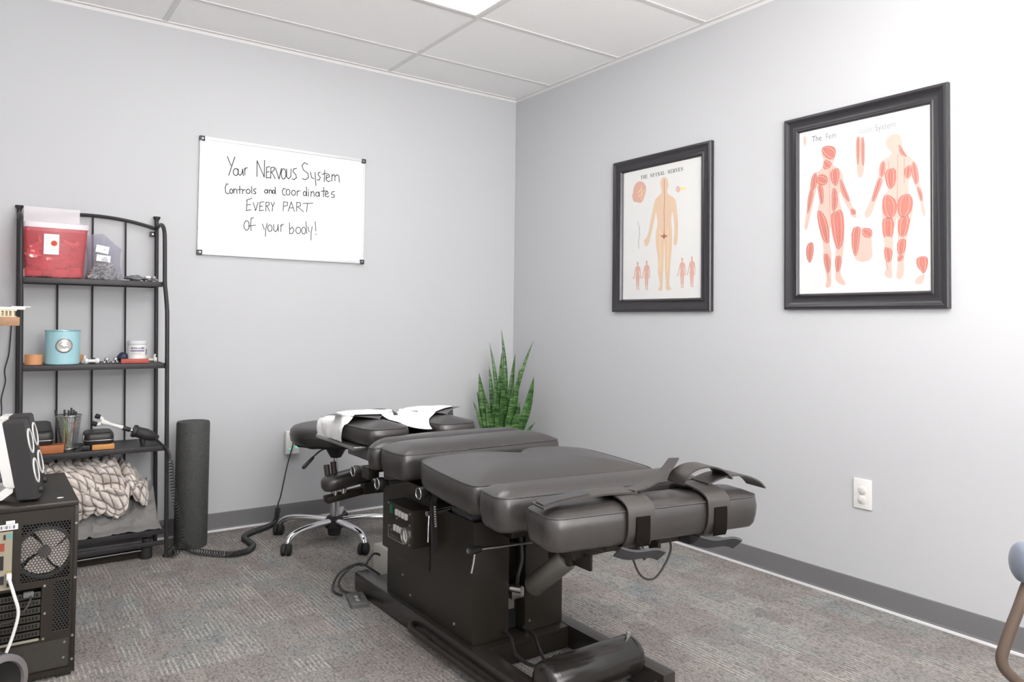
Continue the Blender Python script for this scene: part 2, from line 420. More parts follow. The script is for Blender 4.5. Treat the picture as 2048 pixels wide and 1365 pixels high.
WB=[[[(136,510),(155,466)],[(173,513),(158,460),(145,414)],[(180,454),(186,452),(191,446),(193,437),(191,428),(187,421),(181,418),(174,419),(169,425),(167,434),(169,444),(173,451),(180,454)],[(191,453),(192,428),(201,421),(211,433),(214,456),(218,421)],[(224,460),(226,426)],[(224,449),(229,463),(238,465)],[(288,426),(287,509),(326,427),(326,517)],[(337,481),(337,424)],[(337,481),(354,487)],[(338,455),(352,459)],[(337,424),(359,429)],[(360,482),(360,425)],[(360,482),(377,486),(379,473),(362,456)],[(366,457),(384,426)],[(384,483),(404,426),(416,485)],[(428,485),(434,483),(439,473),(441,459),(440,444),(435,433),(429,429),(422,432),(417,442),(415,456),(417,470),(421,481),(428,485)],[(444,486),(445,444),(456,433),(467,447),(469,489)],[(498,496),(483,491),(479,475),(494,462),(499,446),(486,433),(475,436)],[(560,525),(541,533),(528,515),(536,492),(561,477),(566,456),(549,440),(531,444)],[(576,485),(583,455),(597,452)],[(602,488),(605,446),(608,415)],[(632,492),(621,487),(619,475),(632,464),(627,448),(614,447)],[(656,506),(655,443)],[(642,482),(673,491)],[(664,462),(686,474),(680,486),(667,477),(666,453),(678,445),(690,451)],[(699,488),(699,450)],[(699,476),(709,489),(716,484),(717,453)],[(717,478),(729,490),(740,484),(743,450)]],[[(144,368),(135,369),(129,349),(132,324),(142,318),(150,323)],[(159,345),(163,344),(166,340),(167,335),(166,329),(163,324),(160,322),(156,323),(153,327),(152,333),(153,339),(155,343),(159,345)],[(172,348),(172,324)],[(172,340),(181,348),(187,343),(188,325)],[(201,366),(202,326)],[(192,345),(213,350)],[(216,349),(217,327)],[(217,342),(224,349),(229,349)],[(244,354),(249,353),(253,349),(255,343),(253,337),(250,333),(245,331),(240,332),(236,335),(234,341),(236,347),(239,351),(244,354)],[(262,370),(263,333)],[(285,361),(274,357),(273,348),(284,342),(282,334),(271,333)],[(337,362),(341,361),(344,358),(345,353),(344,348),(341,345),(337,343),(333,344),(330,347),(329,351),(330,356),(333,360),(337,362)],[(346,363),(347,344)],[(354,363),(355,344)],[(354,357),(362,364),(366,360),(368,345)],[(377,364),(380,363),(383,360),(383,356),(383,351),(380,347),(377,346),(374,347),(372,350),(371,354),(371,359),(374,363),(377,364)],[(385,381),(387,344)],[(442,376),(430,380),(423,365),(427,345),(441,343)],[(454,377),(459,375),(463,370),(465,362),(464,355),(460,348),(455,346),(449,347),(445,352),(444,360),(445,368),(449,374),(454,377)],[(484,375),(489,374),(494,369),(495,362),(494,355),(490,349),(485,347),(479,348),(475,353),(473,360),(475,367),(479,373),(484,375)],[(504,374),(505,347)],[(504,367),(512,375),(520,375)],[(546,376),(550,374),(553,370),(555,364),(554,358),(551,354),(546,352),(542,353),(539,357),(538,363),(539,369),(542,373),(546,376)],[(555,401),(558,351)],[(567,378),(568,351)],[(566,390),(567,388)],[(582,380),(581,352)],[(582,372),(592,381),(598,375),(600,353)],[(617,380),(622,379),(625,375),(627,369),(626,363),(622,358),(618,356),(613,357),(609,361),(608,367),(609,373),(612,378),(617,380)],[(627,383),(630,356)],[(653,409),(653,357)],[(638,386),(669,392)],[(663,370),(680,380),(674,392),(663,381),(663,364),(674,359),(684,365)],[(716,394),(701,390),(698,378),(716,373),(714,360),(697,359)]],[[(240,293),(238,241)],[(236,295),(264,308)],[(239,270),(259,276)],[(238,241),(262,248)],[(272,287),(285,245),(297,290)],[(307,291),(306,246)],[(307,291),(327,296)],[(306,269),(322,273)],[(306,246),(326,252)],[(338,294),(338,247)],[(338,294),(354,296),(356,284),(339,273)],[(345,273),(358,249)],[(364,297),(374,277)],[(383,299),(374,277),(372,251)],[(432,307),(430,259)],[(432,306),(453,306),(453,290),(431,282)],[(457,259),(473,310),(492,260)],[(462,277),(486,280)],[(503,311),(503,263)],[(503,311),(523,311),(525,295),(504,285)],[(513,286),(541,264)],[(563,311),(559,266)],[(537,309),(593,316)]],[[(240,189),(247,186),(252,177),(254,165),(253,152),(248,142),(241,138),(235,141),(229,150),(227,162),(229,175),(234,185),(240,189)],[(275,207),(263,203),(261,174),(264,138)],[(249,161),(287,169)],[(321,179),(332,151)],[(347,184),(339,146),(339,114)],[(361,177),(367,175),(371,169),(373,160),(372,151),(368,145),(362,142),(356,144),(352,150),(350,158),(351,167),(355,174),(361,177)],[(381,181),(382,152),(392,143),(403,157),(404,183),(407,145)],[(420,182),(420,146)],[(420,173),(427,185),(434,186)],[(466,197),(468,138)],[(468,162),(482,175),(492,158),(483,140),(468,140)],[(514,178),(521,176),(526,170),(528,161),(526,152),(522,145),(515,142),(508,144),(503,150),(501,159),(503,168),(508,175),(514,178)],[(544,180),(550,178),(554,171),(555,162),(554,152),(550,145),(545,142),(539,144),(535,151),(533,160),(535,170),(539,177),(544,180)],[(557,211),(562,146)],[(567,185),(576,156)],[(592,187),(586,148),(587,112)],[(608,216),(613,165)],[(614,149),(616,144)]]]
SB=[(352,623),(349,605),(324,592),(305,577),(296,550),(283,502),(268,447),(255,395),(234,379),(224,366),(234,358),(232,345),(244,341),(256,345),(265,359),(271,379),(287,424),(303,479),(313,520),(318,484),(325,452),(314,411),(310,373),(317,323),(327,277),(330,239),(328,204),(340,155),(344,131),(329,114),(338,105),(359,106),(361,130),(363,182),(367,237),(368,306),(371,373),(375,305),(376,236),(379,181),(386,133),(381,112),(399,104),(423,111),(406,133),(408,166),(411,214),(415,261),(423,315),(425,370),(422,418),(415,467),(424,510),(431,479),(440,423),(436,372),(432,349),(444,326),(457,337),(461,370),(463,441),(455,503),(448,552),(435,573),(403,590),(388,602),(389,618),(397,634),(396,658),(386,678),(370,688),(352,684),(341,666),(343,638)]
SHEAD=[(156,675),(176,691),(211,689),(239,663),(241,635),(229,608),(217,581),(198,572),(177,582),(149,586),(142,605),(136,623),(146,637),(146,656)]
SNERV=[[(180,629),(204,647),(210,668)],[(182,610),(210,617),(208,646)],[(204,589),(212,617),(227,644)]]
SSPINE=[(183,473),(194,440),(196,404),(187,369),(192,334)]
SBLOB=[(461,628),(470,624),(476,614),(476,604),(470,596),(462,594),(453,599),(447,608),(447,619),(452,626)]
SWEDGE=[(475,620),(497,618),(523,607),(497,602),(477,608)]
SLINES=[[(369,673),(368,631),(373,575),(368,513),(371,451),(369,388)],[(337,419),(344,405),(342,349),(348,279),(343,210)],[(397,420),(393,400),(400,345),(396,276),(393,208)]]
SRED=[(342,389),(363,388),(369,401),(379,386),(400,384),(377,377),(370,368),(362,377)]
S1=[(179,248),(178,243),(172,239),(167,235),(165,228),(162,215),(158,201),(155,188),(150,184),(148,180),(150,178),(150,175),(153,174),(155,175),(158,179),(159,184),(163,196),(167,210),(169,220),(170,211),(172,203),(169,193),(169,183),(170,170),(173,159),(173,149),(173,140),(176,127),(177,121),(173,117),(176,114),(181,115),(181,121),(182,134),(183,148),(183,166),(183,184),(184,166),(185,148),(186,134),(187,122),(186,116),(191,114),(197,116),(192,122),(193,130),(194,143),(195,155),(196,169),(197,184),(196,196),(194,209),(196,220),(198,212),(201,198),(200,184),(199,178),(202,172),(205,175),(206,184),(206,203),(204,219),(203,231),(199,236),(191,240),(188,243),(188,247),(190,252),(189,258),(187,263),(183,265),(179,263),(176,259),(176,251)]
S2=[(244,250),(243,245),(237,242),(232,237),(230,230),(227,217),(223,202),(220,189),(215,184),(213,181),(215,179),(214,175),(217,174),(220,176),(222,179),(224,185),(228,197),(232,211),(234,222),(235,213),(237,205),(234,194),(234,183),(235,170),(238,158),(238,148),(238,139),(241,126),(242,119),(238,115),(241,113),(246,113),(246,119),(247,133),(248,148),(248,166),(249,184),(250,166),(250,148),(251,133),(253,120),(251,115),(256,112),(262,114),(258,120),(258,129),(259,142),(260,155),(262,169),(262,184),(262,197),(260,210),(262,222),(264,213),(266,199),(265,185),(264,178),(267,172),(271,175),(272,185),(272,204),(270,220),(268,233),(265,239),(257,243),(253,246),(253,250),(255,254),(255,261),(252,266),(248,268),(244,266),(241,262),(242,254)]
S3=[(487,250),(486,245),(480,241),(476,237),(474,230),(471,217),(467,203),(465,190),(460,186),(458,182),(460,180),(460,177),(462,176),(465,177),(467,181),(468,186),(472,198),(475,212),(478,222),(479,213),(481,205),(478,195),(477,185),(479,172),(481,160),(482,150),(481,142),(484,129),(485,123),(481,118),(484,116),(488,116),(489,123),(489,136),(490,150),(490,168),(491,186),(492,168),(492,150),(493,136),(495,123),(493,118),(498,116),(503,118),(499,123),(500,132),(501,144),(502,157),(503,171),(504,185),(503,198),(501,210),(503,222),(505,214),(507,199),(506,186),(505,180),(508,174),(511,177),(512,186),(513,205),(511,221),(509,233),(506,238),(499,242),(495,245),(495,249),(497,254),(497,260),(495,265),(491,267),(487,265),(484,261),(485,253)]
S4=[(549,252),(548,247),(543,244),(538,239),(536,232),(534,220),(530,205),(527,192),(523,188),(520,184),(523,182),(522,179),(525,178),(527,179),(529,183),(531,188),(534,200),(538,214),(540,225),(541,216),(543,207),(540,197),(540,187),(541,174),(543,162),(544,152),(544,143),(546,130),(547,124),(544,120),(546,118),(551,118),(551,124),(552,138),(553,152),(553,170),(553,188),(554,170),(555,152),(555,137),(557,125),(556,119),(560,117),(566,119),(562,125),(562,134),(563,146),(564,159),(566,173),(566,187),(565,200),(564,213),(566,224),(567,216),(570,202),(569,188),(568,182),(571,176),(574,179),(574,188),(575,207),(573,223),(572,236),(568,241),(561,245),(557,248),(558,252),(560,256),(559,262),(557,267),(553,270),(549,268),(547,263),(547,256)]
STX=[[(147,99),(487,92)],[(447,688),(561,683)],[(483,676),(595,661)],[(140,293),(185,292)],[(235,290),(279,291)],[(499,282),(538,282)],[(119,325),(170,323)],[(472,413),(524,412)],[(472,378),(512,377)],[(142,539),(223,541)],[(168,496),(203,496)],[(280,178),(313,178)],[(284,227),(315,227)],[(280,136),(315,136)],[(514,82),(607,78)]]
STITLE=[(199,720),(199,702),(496,715),(496,696)]
MA=[(183,605),(167,577),(134,569),(120,547),(115,502),(108,443),(97,391),(90,343),(101,332),(109,356),(126,422),(142,480),(151,516),(164,458),(151,415),(148,378),(164,317),(179,256),(176,212),(188,152),(195,115),(184,95),(199,86),(214,100),(211,151),(216,217),(205,269),(208,353),(217,297),(234,249),(230,216),(233,165),(230,121),(250,100),(277,96),(270,113),(251,142),(258,192),(265,228),(270,293),(266,366),(258,410),(247,448),(250,484),(267,438),(292,395),(298,373),(315,360),(322,370),(317,392),(307,404),(290,449),(267,511),(262,551),(244,574),(219,591),(227,612),(234,640),(227,662),(207,671),(183,668),(169,644),(178,620)]
MB_=[(466,598),(449,581),(424,575),(412,552),(410,511),(392,464),(378,421),(356,384),(354,363),(370,357),(388,381),(403,428),(428,480),(435,510),(440,482),(450,456),(432,438),(423,404),(424,349),(427,293),(435,237),(430,203),(441,154),(430,134),(447,116),(465,119),(459,167),(468,221),(466,276),(476,340),(483,346),(482,309),(486,274),(482,206),(485,166),(476,118),(492,108),(509,131),(506,178),(516,231),(520,278),(539,350),(542,397),(527,436),(522,473),(540,498),(555,442),(568,400),(572,360),(582,334),(588,351),(579,385),(576,432),(560,495),(555,539),(534,569),(511,584),(503,612),(501,647),(487,667),(456,666),(439,649),(442,624),(456,604)]
MO=[[(173,556),(186,550),(194,539),(194,526),(186,517),(173,515),(159,521),(151,532),(151,545),(159,554)],[(130,561),(147,566),(147,521),(134,500),(120,513)],[(118,502),(134,492),(118,427),(105,405),(107,458)],[(173,666),(197,671),(227,660),(231,633),(215,614),(183,634)],[(183,619),(215,599),(207,582),(179,579)],[(151,400),(173,398),(197,351),(203,284),(187,278),(167,317)],[(213,379),(231,388),(258,395),(267,344),(262,272),(241,248),(225,297)],[(179,219),(197,226),(209,195),(204,152),(191,163)],[(231,209),(254,214),(256,178),(242,150),(233,165)],[(217,488),(236,486),(241,427),(219,393)],[(153,512),(175,509),(179,449),(167,436),(159,474)],[(211,563),(241,573),(249,542),(235,501),(215,526)],[(252,527),(267,503),(292,442),(283,436),(258,475)],[(298,402),(319,392),(315,376),(300,380)],[(418,558),(435,569),(436,524),(418,509)],[(438,527),(476,535),(476,480),(457,459),(442,485)],[(431,431),(455,431),(479,404),(476,364),(452,346),(429,376)],[(490,417),(523,429),(540,404),(530,358),(496,348),(486,383)],[(427,338),(445,347),(469,337),(463,276),(448,284),(431,279)],[(491,342),(530,344),(519,285),(503,273),(488,288)],[(432,234),(455,229),(463,215),(456,181),(441,185)],[(484,254),(513,262),(512,221),(497,205),(485,213)],[(485,199),(505,202),(502,185),(485,179)],[(410,504),(424,495),(399,428),(385,423),(393,457)],[(540,545),(555,535),(563,481),(550,463),(540,504)],[(556,455),(574,432),(576,399),(566,407)],[(509,523),(532,539),(537,508),(520,487)],[(490,625),(507,598),(521,572),(496,586)],[(302,315),(333,323),(335,294),(322,214),(305,236)],[(347,318),(383,311),(381,280),(350,286)],[(105,269),(130,279),(132,237),(118,195),(102,224)],[(558,188),(591,189),(592,160),(581,131),(569,144),(556,162)],[(322,675),(334,679),(333,608),(328,573),(322,617)],[(342,664),(353,676),(355,583),(345,570)]]
MP=[[(301,326),(383,318),(383,241),(388,199),(355,183),(315,193),(302,247)],[(319,682),(355,682),(356,590),(350,527),(334,515),(323,545)],[(552,115),(581,131),(584,114),(571,88),(545,92)],[(99,277),(133,281),(135,237),(120,192),(98,217)],[(86,732),(97,735),(101,710),(95,684),(86,705)]]
ML=[[(207,586),(205,490),(209,372)],[(219,547),(236,555)],[(219,532),(241,536)],[(219,518),(243,520)],[(219,477),(239,478)],[(219,451),(239,449)],[(487,588),(485,506),(483,411)],[(456,476),(449,567)],[(510,570),(510,475)],[(183,345),(193,285)],[(246,368),(250,266)],[(448,332),(449,284)],[(510,340),(506,286)],[(441,182),(448,147)],[(196,159),(201,115)],[(476,343),(476,309)]]
MTX=[[(87,176),(151,171)],[(312,179),(377,166)],[(547,205),(589,205)],[(93,161),(130,157)],[(93,146),(128,142)],[(329,153),(362,147)],[(329,137),(361,132)],[(516,164),(545,169)],[(552,302),(585,300)],[(552,288),(585,287)]]
MTITLE=[(113,723),(113,701),(241,716),(241,698),(334,715),(334,697),(477,712),(477,696)]
SHEETS=[[(-1.031,1.8979),(-1.5755,1.889),(-1.5773,1.1957),(-1.0424,1.2021)],[(-2.0986,1.9026),(-2.644,1.8977),(-2.6406,1.2032),(-2.1068,1.2079)]]
# ------------------------------------------------------------------ the room
def struct(name, mb, m, smooth=False):
    o = mb.build(name, m, None, smooth); o['kind'] = 'structure'; return o
CARPET = carpet_mat()
struct('floor', MB().b2(RX-.1, .1, RY-.1, .1, -.06, 0), CARPET)
struct('wall_back', MB().b2(RX-.1, .1, 0, .1, 0, H+.05), PAINT)
struct('wall_right', MB().b2(0, .1, RY-.1, 0, 0, H+.05), PAINT_R)
struct('wall_left', MB().b2(RX-.1, RX, RY, 0, 0, H+.05), PAINT)
struct('wall_front', MB().b2(RX, 0, RY-.1, RY, 0, H+.05), PAINT)
struct('ceiling', MB().b2(RX-.1, .1, RY-.1, .1, H, H+.06), CEIL)
g = MB()
XG = [-.925, -2.135, -3.345]; YG = [-.37-.61*k for k in range(9)]
for x in XG: g.b2(x-.012, x+.012, RY, 0, H-.004, H-.0002)
for y in YG: g.b2(RX, 0, y-.012, y+.012, H-.0045, H-.0004)
struct('trim_1', g, GRID)
g = MB()
g.b2(RX, 0, -.022, -.0005, H-.006, H-.0001); g.b2(RX, 0, -.002, -.0001, H-.022, H-.005)
g.b2(-.022, -.0005, RY, -.022, H-.006, H-.0001); g.b2(-.002, -.0001, RY, -.002, H-.022, H-.005)
struct('trim_2', g, GRID)
def basebrd(name, along, mlip):
    b = MB(); prof = [(0, .092), (.003, .092), (.004, .088), (.004, .016), (.007, .008), (.010, .004), (.010, .0), (0, 0)]
    if along == 'x': b.rings([[(x, -d-.0002, z) for d, z in prof] for x in (RX, -.001)])
    else: b.rings([[(-d-.0002, y, z) for d, z in prof] for y in (RY, -.001)])
    o = struct(name, b, BASE)
    l = MB(); prof = [(.0102, .0095), (.0125, .0060), (.014, .0), (.0102, .0)]
    if along == 'x': l.rings([[(x, -d, z) for d, z in prof] for x in (RX, -.012)])
    else: l.rings([[(-d, y, z) for d, z in prof] for y in (RY, -.012)])
    t = l.build('baseboard_toe', BASE_LIP, o, False)
basebrd('baseboard_back', 'x', None); basebrd('baseboard_right', 'y', None)
# unseen window added behind the camera for brightness: frame and glowing pane
wn = struct('added_window_1', MB().b2(-2.65, -.55, RY, RY+.012, .75, .80).b2(-2.65, -.55, RY, RY+.012, 2.10, 2.15).b2(-2.65, -2.60, RY, RY+.012, .80, 2.10).b2(-.60, -.55, RY, RY+.012, .80, 2.10), WHITEP)
MB().b2(-2.60, -.60, RY+.001, RY+.006, .80, 2.10).build('glowing_pane', mat('pane_glow', (.9, .95, 1), .1, emit=((.95, .97, 1), 2.0)), wn, False)

DIFF = mat('lit_diffuser', (.9, .9, .9), .6, emit=((1.0, .99, .99), TROFFER))
for k, (y0, y1, lab) in enumerate([(-1.578, -.992, 'lit ceiling light panel in the grid nearest the back corner'), (-3.408, -2.822, 'lit ceiling light panel out of view, over the foot of the table'), (-5.238, -4.652, 'lit ceiling light panel out of view, behind the viewer')]):
    t = thing('ceiling_light', lab, 'ceiling light', (-1.53, (y0+y1)/2, H-.012), 0, 'recessed ceiling light panels')
    f = MB(); x0, x1 = -2.121, -.939
    for a in ((x0, x0+.02, y0, y1), (x1-.02, x1, y0, y1), (x0+.02, x1-.02, y0, y0+.02), (x0+.02, x1-.02, y1-.02, y1)): f.b2(a[0], a[1], a[2], a[3], H-.010, H-.0006)
    f.build('frame', WHITEP, t, False)
    MB().b2(x0+.02, x1-.02, y0+.02, y1-.02, H-.007, H-.001).build('diffuser', DIFF, t, False)

# ------------------------------------------------------------------ flat drawing helpers
def stroke(mb, pts, w, f):
    P = [Vector((p[0], p[1])) for p in pts]
    for a, b in zip(P, P[1:]):
        d = b-a
        if d.length < 1e-6: continue
        d = d.normalized()*w*.35; n = Vector((-d.y, d.x)).normalized()*w/2
        mb.face([mb.v(f(q.x, q.y)) for q in (a-d+n, a-d-n, b+d-n, b+d+n)])
def poly(mb, pts, f): mb.face([mb.v(f(p[0], p[1])) for p in pts])

# whiteboard on the back wall
X0, X1, Z0, Z1 = -1.959, -1.063, 1.3985, 1.997
wb = thing('whiteboard', 'white dry-erase board with black handwriting hung on the back wall', 'whiteboard', (-1.511, -.001, 1.398))
MB().b2(X0+.006, X1-.006, -.012, -.002, Z0+.006, Z1-.006).build('writing_surface', WHITE, wb, False)
def rail(a, nm='frame_rail'):
    MB().b2(*a, bev=.002).build(nm, mat('frame_aluminium', (.70, .70, .72), .35, metal=.25), wb)
rail((X0, X1, -.018, -.001, Z1-.014, Z1)); rail((X0, X1, -.018, -.001, Z0, Z0+.014))
rail((X0, X0+.012, -.018, -.001, Z0+.014, Z1-.014)); rail((X1-.012, X1, -.018, -.001, Z0+.014, Z1-.014))
for x in (X0, X1):
    for z in (Z0, Z1):
        sx = 1 if x == X0 else -1; sz = 1 if z == Z0 else -1
        cp = MB().b2(min(x-.002*sx, x+.024*sx), max(x-.002*sx, x+.024*sx), -.021, -.001, min(z-.002*sz, z+.024*sz), max(z-.002*sz, z+.024*sz), bev=.004).build('corner_cap', mat('cap_plastic', (.035, .033, .045), .35), wb)
        MB().cyl((x+.012*sx, -.021, z+.012*sz), (x+.012*sx, -.0225, z+.012*sz), .004, n=12).build('screw', STEEL, cp)
fw_ = lambda u, v: (-1.96+u/1000, -.0124, 1.40+v/1000)
WORDS = ((6, 18, 99), (11, 17, 99), (14, 99), (3, 9, 99))
for line, w, cuts in zip(WB, (4.6, 4.4, 4.0, 4.0), WORDS):
    i0 = 0
    for c in cuts:
        mb = MB()
        for s in line[i0:c]: stroke(mb, s, w, fw_)
        i0 = c
        mb.build('handwritten_word', mat('marker_ink', (.028, .024, .035), .55), wb, False, doubles=False)

def picture(name, label, y0, z0, w, h, sheet):
    t = thing(name, label, 'framed poster', (-.001, y0-w/2, z0), 0, 'framed anatomy posters')
    prof = [(0, .001), (0, .020), (.004, .025), (.012, .027), (.020, .023), (.030, .0165), (.042, .0145), (.050, .017), (.055, .021), (.059, .021), (.063, .016), (.066, .0105)]
    R = [[(-x, y0-d, z0+d), (-x, y0-w+d, z0+d), (-x, y0-w+d, z0+h-d), (-x, y0-d, z0+h-d)] for d, x in prof]
    MB().rings(R, True, False, False).build('frame', FRAME, t, True, 28)
    a, b, c, d = sheet
    MB().b2(-.010, -.002, b, a, c, d).build('poster_sheet', mat('poster_paper', (.70, .70, .69), .55, spec=.3), t, False)
    MB().b2(-.0135, -.0125, b-.003, a+.003, c-.003, d+.003).build('glass', GLASS, t, False)
    return t
GLASS = clear_mat('picture_glass', (1, 1, 1), .05, .06)
SKIN = mat('print_skin', (.68, .48, .32), .6); SKIN2 = mat('print_rose', (.62, .34, .27), .6); REDM = mat('print_red', (.38, .06, .04), .6)
PALE = mat('print_pale', (.64, .41, .34), .6); GREYL = mat('print_grey', (.50, .51, .54), .6); YEL = mat('print_yellow', (.85, .68, .25), .6); MUSC = mat('print_muscle', (.54, .135, .09), .6); FAINT = mat('print_faint', (.70, .71, .73), .6)

def chaik(p, it):
    for _ in range(it):
        q = []
        for i in range(len(p)):
            a, b_ = p[i], p[(i+1) % len(p)]
            q += [(.75*a[0]+.25*b_[0], .75*a[1]+.25*b_[1]), (.25*a[0]+.75*b_[0], .25*a[1]+.75*b_[1])]
        p = q
    return p
def fibres(p, ks=(.72, .42, .12)):
    """inner contours along the long axis of an outline"""
    n = len(p); cx = sum(q[0] for q in p)/n; cy = sum(q[1] for q in p)/n
    sxx = sum((q[0]-cx)**2 for q in p); syy = sum((q[1]-cy)**2 for q in p); sxy = sum((q[0]-cx)*(q[1]-cy) for q in p)
    th = .5*math.atan2(2*sxy, sxx-syy); c, s = math.cos(th), math.sin(th); out = []
    for k in ks:
        r = []
        for x, y in p:
            a = (x-cx)*c+(y-cy)*s; b_ = (-(x-cx)*s+(y-cy)*c)*k; a *= .93
            r.append((cx+a*c-b_*s, cy+a*s+b_*c))
        out.append(r+r[:1])
    return out
def fy(y0, z0, x): return lambda u, v: (x, y0-u/1000, z0+v/1000)
# ---- spinal nerves
Y, Z = -.9589, 1.1402
p1 = picture('framed_poster', 'smaller dark framed chart of spinal nerves nearest the room corner', Y, Z, .6777, .8162, (-1.033, -1.577, 1.199, 1.894))
def prt(name, m, polys=(), lines=(), lw=2.0, Yz=None, x=-.0103, parent=None):
    f = fy(Yz[0], Yz[1], x)
    for q in polys: mb = MB(); poly(mb, q, f); mb.build(name, m, parent, False, doubles=False)
    for q in lines: mb = MB(); stroke(mb, q, lw, f); mb.build(name, m, parent, False, doubles=False)
YZ = (Y, Z)
prt('printed_figure', SKIN, [chaik(SB, 1)], (), 2, YZ, -.0103, p1)
prt('printed_head', SKIN2, [chaik(SHEAD, 2)], (), 2, YZ, -.0103, p1)
prt('printed_figure', SKIN2, [S1], (), 2, YZ, -.0103, p1); prt('printed_figure', SKIN2, [S2], (), 2, YZ, -.0103, p1)
prt('printed_figure', SKIN2, [S3], (), 2, YZ, -.0103, p1); prt('printed_figure', SKIN2, [S4], (), 2, YZ, -.0103, p1)
prt('printed_nerve', YEL, [SWEDGE], SLINES[1:]+SNERV, 3.2, YZ, -.0106, p1)
prt('printed_nerve', REDM, [SRED], SLINES[:1], 3, YZ, -.0107, p1)
prt('printed_vertebra', PALE, [SBLOB], (), 2, YZ, -.0104, p1)
prt('printed_spine', GREYL, (), [SSPINE], 7, YZ, -.0104, p1)
prt('printed_caption', FAINT, (), STX, 2.2, YZ, -.0103, p1)
# bold serif capitals, drawn as strokes
GL = {'T': [((.5, 0), (.5, 1), 1), ((.05, 1), (.95, 1), 0), ((.05, 1), (.05, .8), 0), ((.95, 1), (.95, .8), 0), ((.3, 0), (.7, 0), 0)],
 'H': [((.18, 0), (.18, 1), 1), ((.82, 0), (.82, 1), 1), ((.18, .5), (.82, .5), 0), ((0, 0), (.36, 0), 0), ((.64, 0), (1, 0), 0), ((0, 1), (.36, 1), 0), ((.64, 1), (1, 1), 0)],
 'E': [((.22, 0), (.22, 1), 1), ((.03, 1), (.9, 1), 0), ((.03, 0), (.92, 0), 0), ((.22, .52), (.65, .52), 0), ((.9, 1), (.9, .78), 0), ((.92, 0), (.92, .24), 0), ((.65, .64), (.65, .4), 0)],
 'S': [((.85, .78), (.85, 1), 0), ((.85, .82), (.6, 1), 0), ((.6, 1), (.3, .97), 0), ((.3, .97), (.15, .75), 1), ((.15, .75), (.35, .57), 1), ((.35, .57), (.7, .43), 1), ((.7, .43), (.86, .23), 1), ((.86, .23), (.65, .02), 0), ((.65, .02), (.35, .02), 0), ((.35, .02), (.12, .2), 0), ((.12, 0), (.12, .24), 0)],
 'P': [((.22, 0), (.22, 1), 1), ((.03, 1), (.6, 1), 0), ((.6, 1), (.86, .86), 0), ((.86, .86), (.86, .62), 1), ((.86, .62), (.6, .47), 0), ((.6, .47), (.22, .47), 0), ((.02, 0), (.45, 0), 0)],
 'I': [((.5, 0), (.5, 1), 1), ((.25, 0), (.75, 0), 0), ((.25, 1), (.75, 1), 0)],
 'N': [((.16, 0), (.16, 1), 0), ((.16, 1), (.82, 0), 1), ((.82, 0), (.82, 1), 0), ((0, 0), (.34, 0), 0), ((0, 1), (.25, 1), 0), ((.64, 1), (1, 1), 0)],
 'A': [((.16, 0), (.48, 1), 0), ((.48, 1), (.84, 0), 1), ((.27, .34), (.7, .34), 0), ((0, 0), (.32, 0), 0), ((.64, 0), (1, 0), 0)],
 'L': [((.24, 0), (.24, 1), 1), ((.04, 1), (.46, 1), 0), ((.04, 0), (.92, 0), 0), ((.92, 0), (.92, .28), 0)],
 'R': [((.2, 0), (.2, 1), 1), ((.02, 1), (.6, 1), 0), ((.6, 1), (.82, .86), 0), ((.82, .86), (.82, .66), 1), ((.82, .66), (.58, .5), 0), ((.58, .5), (.2, .5), 0), ((.5, .5), (.86, 0), 1), ((0, 0), (.42, 0), 0), ((.78, 0), (1, 0), 0)],
 'V': [((.14, 1), (.5, 0), 1), ((.5, 0), (.86, 1), 0), ((0, 1), (.34, 1), 0), ((.68, 1), (1, 1), 0)]}
def title(mb, txt, u0, u1, vb, hh, f, slant=0.0):
    n = len(txt); adv = (u1-u0)/n
    for i, ch in enumerate(txt):
        for a, b, thick in GL.get(ch, []):
            q = [(u0+adv*(i+.08+.82*p[0]), vb+hh*p[1]+slant*i) for p in (a, b)]
            stroke(mb, q, (3.6 if thick else 1.6), f)
for wd_, k0, k1 in (('THE', 0, 3), ('SPINAL', 4, 10), ('NERVES', 11, 17)):
    mb = MB(); ad_ = (496-199)/17; title(mb, wd_, 199+ad_*k0, 199+ad_*k1, 700, 17, fy(Y, Z, -.0104)); mb.build('title_word', INK, p1, False, doubles=False)
# ---- muscles
Y, Z = -2.0331, 1.1455; YZ = (Y, Z)
p2 = picture('framed_poster', 'larger looking dark framed chart of red muscle figures, right of the spinal chart', Y, Z, .6708, .8161, (-2.101, -2.643, 1.205, 1.900))
prt('printed_figure', PALE, [chaik(MA, 1)], (), 2, YZ, -.0103, p2); prt('printed_figure', PALE, [chaik(MB_, 1)], (), 2, YZ, -.0103, p2)
def grow(p, k):
    n = len(p); cx = sum(q[0] for q in p)/n; cy = sum(q[1] for q in p)/n
    return [(cx+(q[0]-cx)*k, cy+(q[1]-cy)*k) for q in p]
MOS = [grow(chaik(q, 1), 1.15) for q in MO]
prt('printed_muscle', MUSC, MOS, (), 2, YZ, -.0106, p2); prt('printed_outline', REDM, (), ML+[q+q[:1] for q in MOS], 1.2, YZ, -.0108, p2)
prt('printed_fibre', PALE, (), [q for m_ in MOS for q in fibres(m_, (.60,))], 1.5, YZ, -.0107, p2); prt('printed_fibre', REDM, (), [q for m_ in MOS for q in fibres(m_, (.25,))], 1.2, YZ, -.0107, p2)
prt('printed_detail', PALE, [chaik(q, 2) for q in MP], (), 2, YZ, -.0104, p2); prt('printed_caption', FAINT, (), MTX, 2, YZ, -.0103, p2)
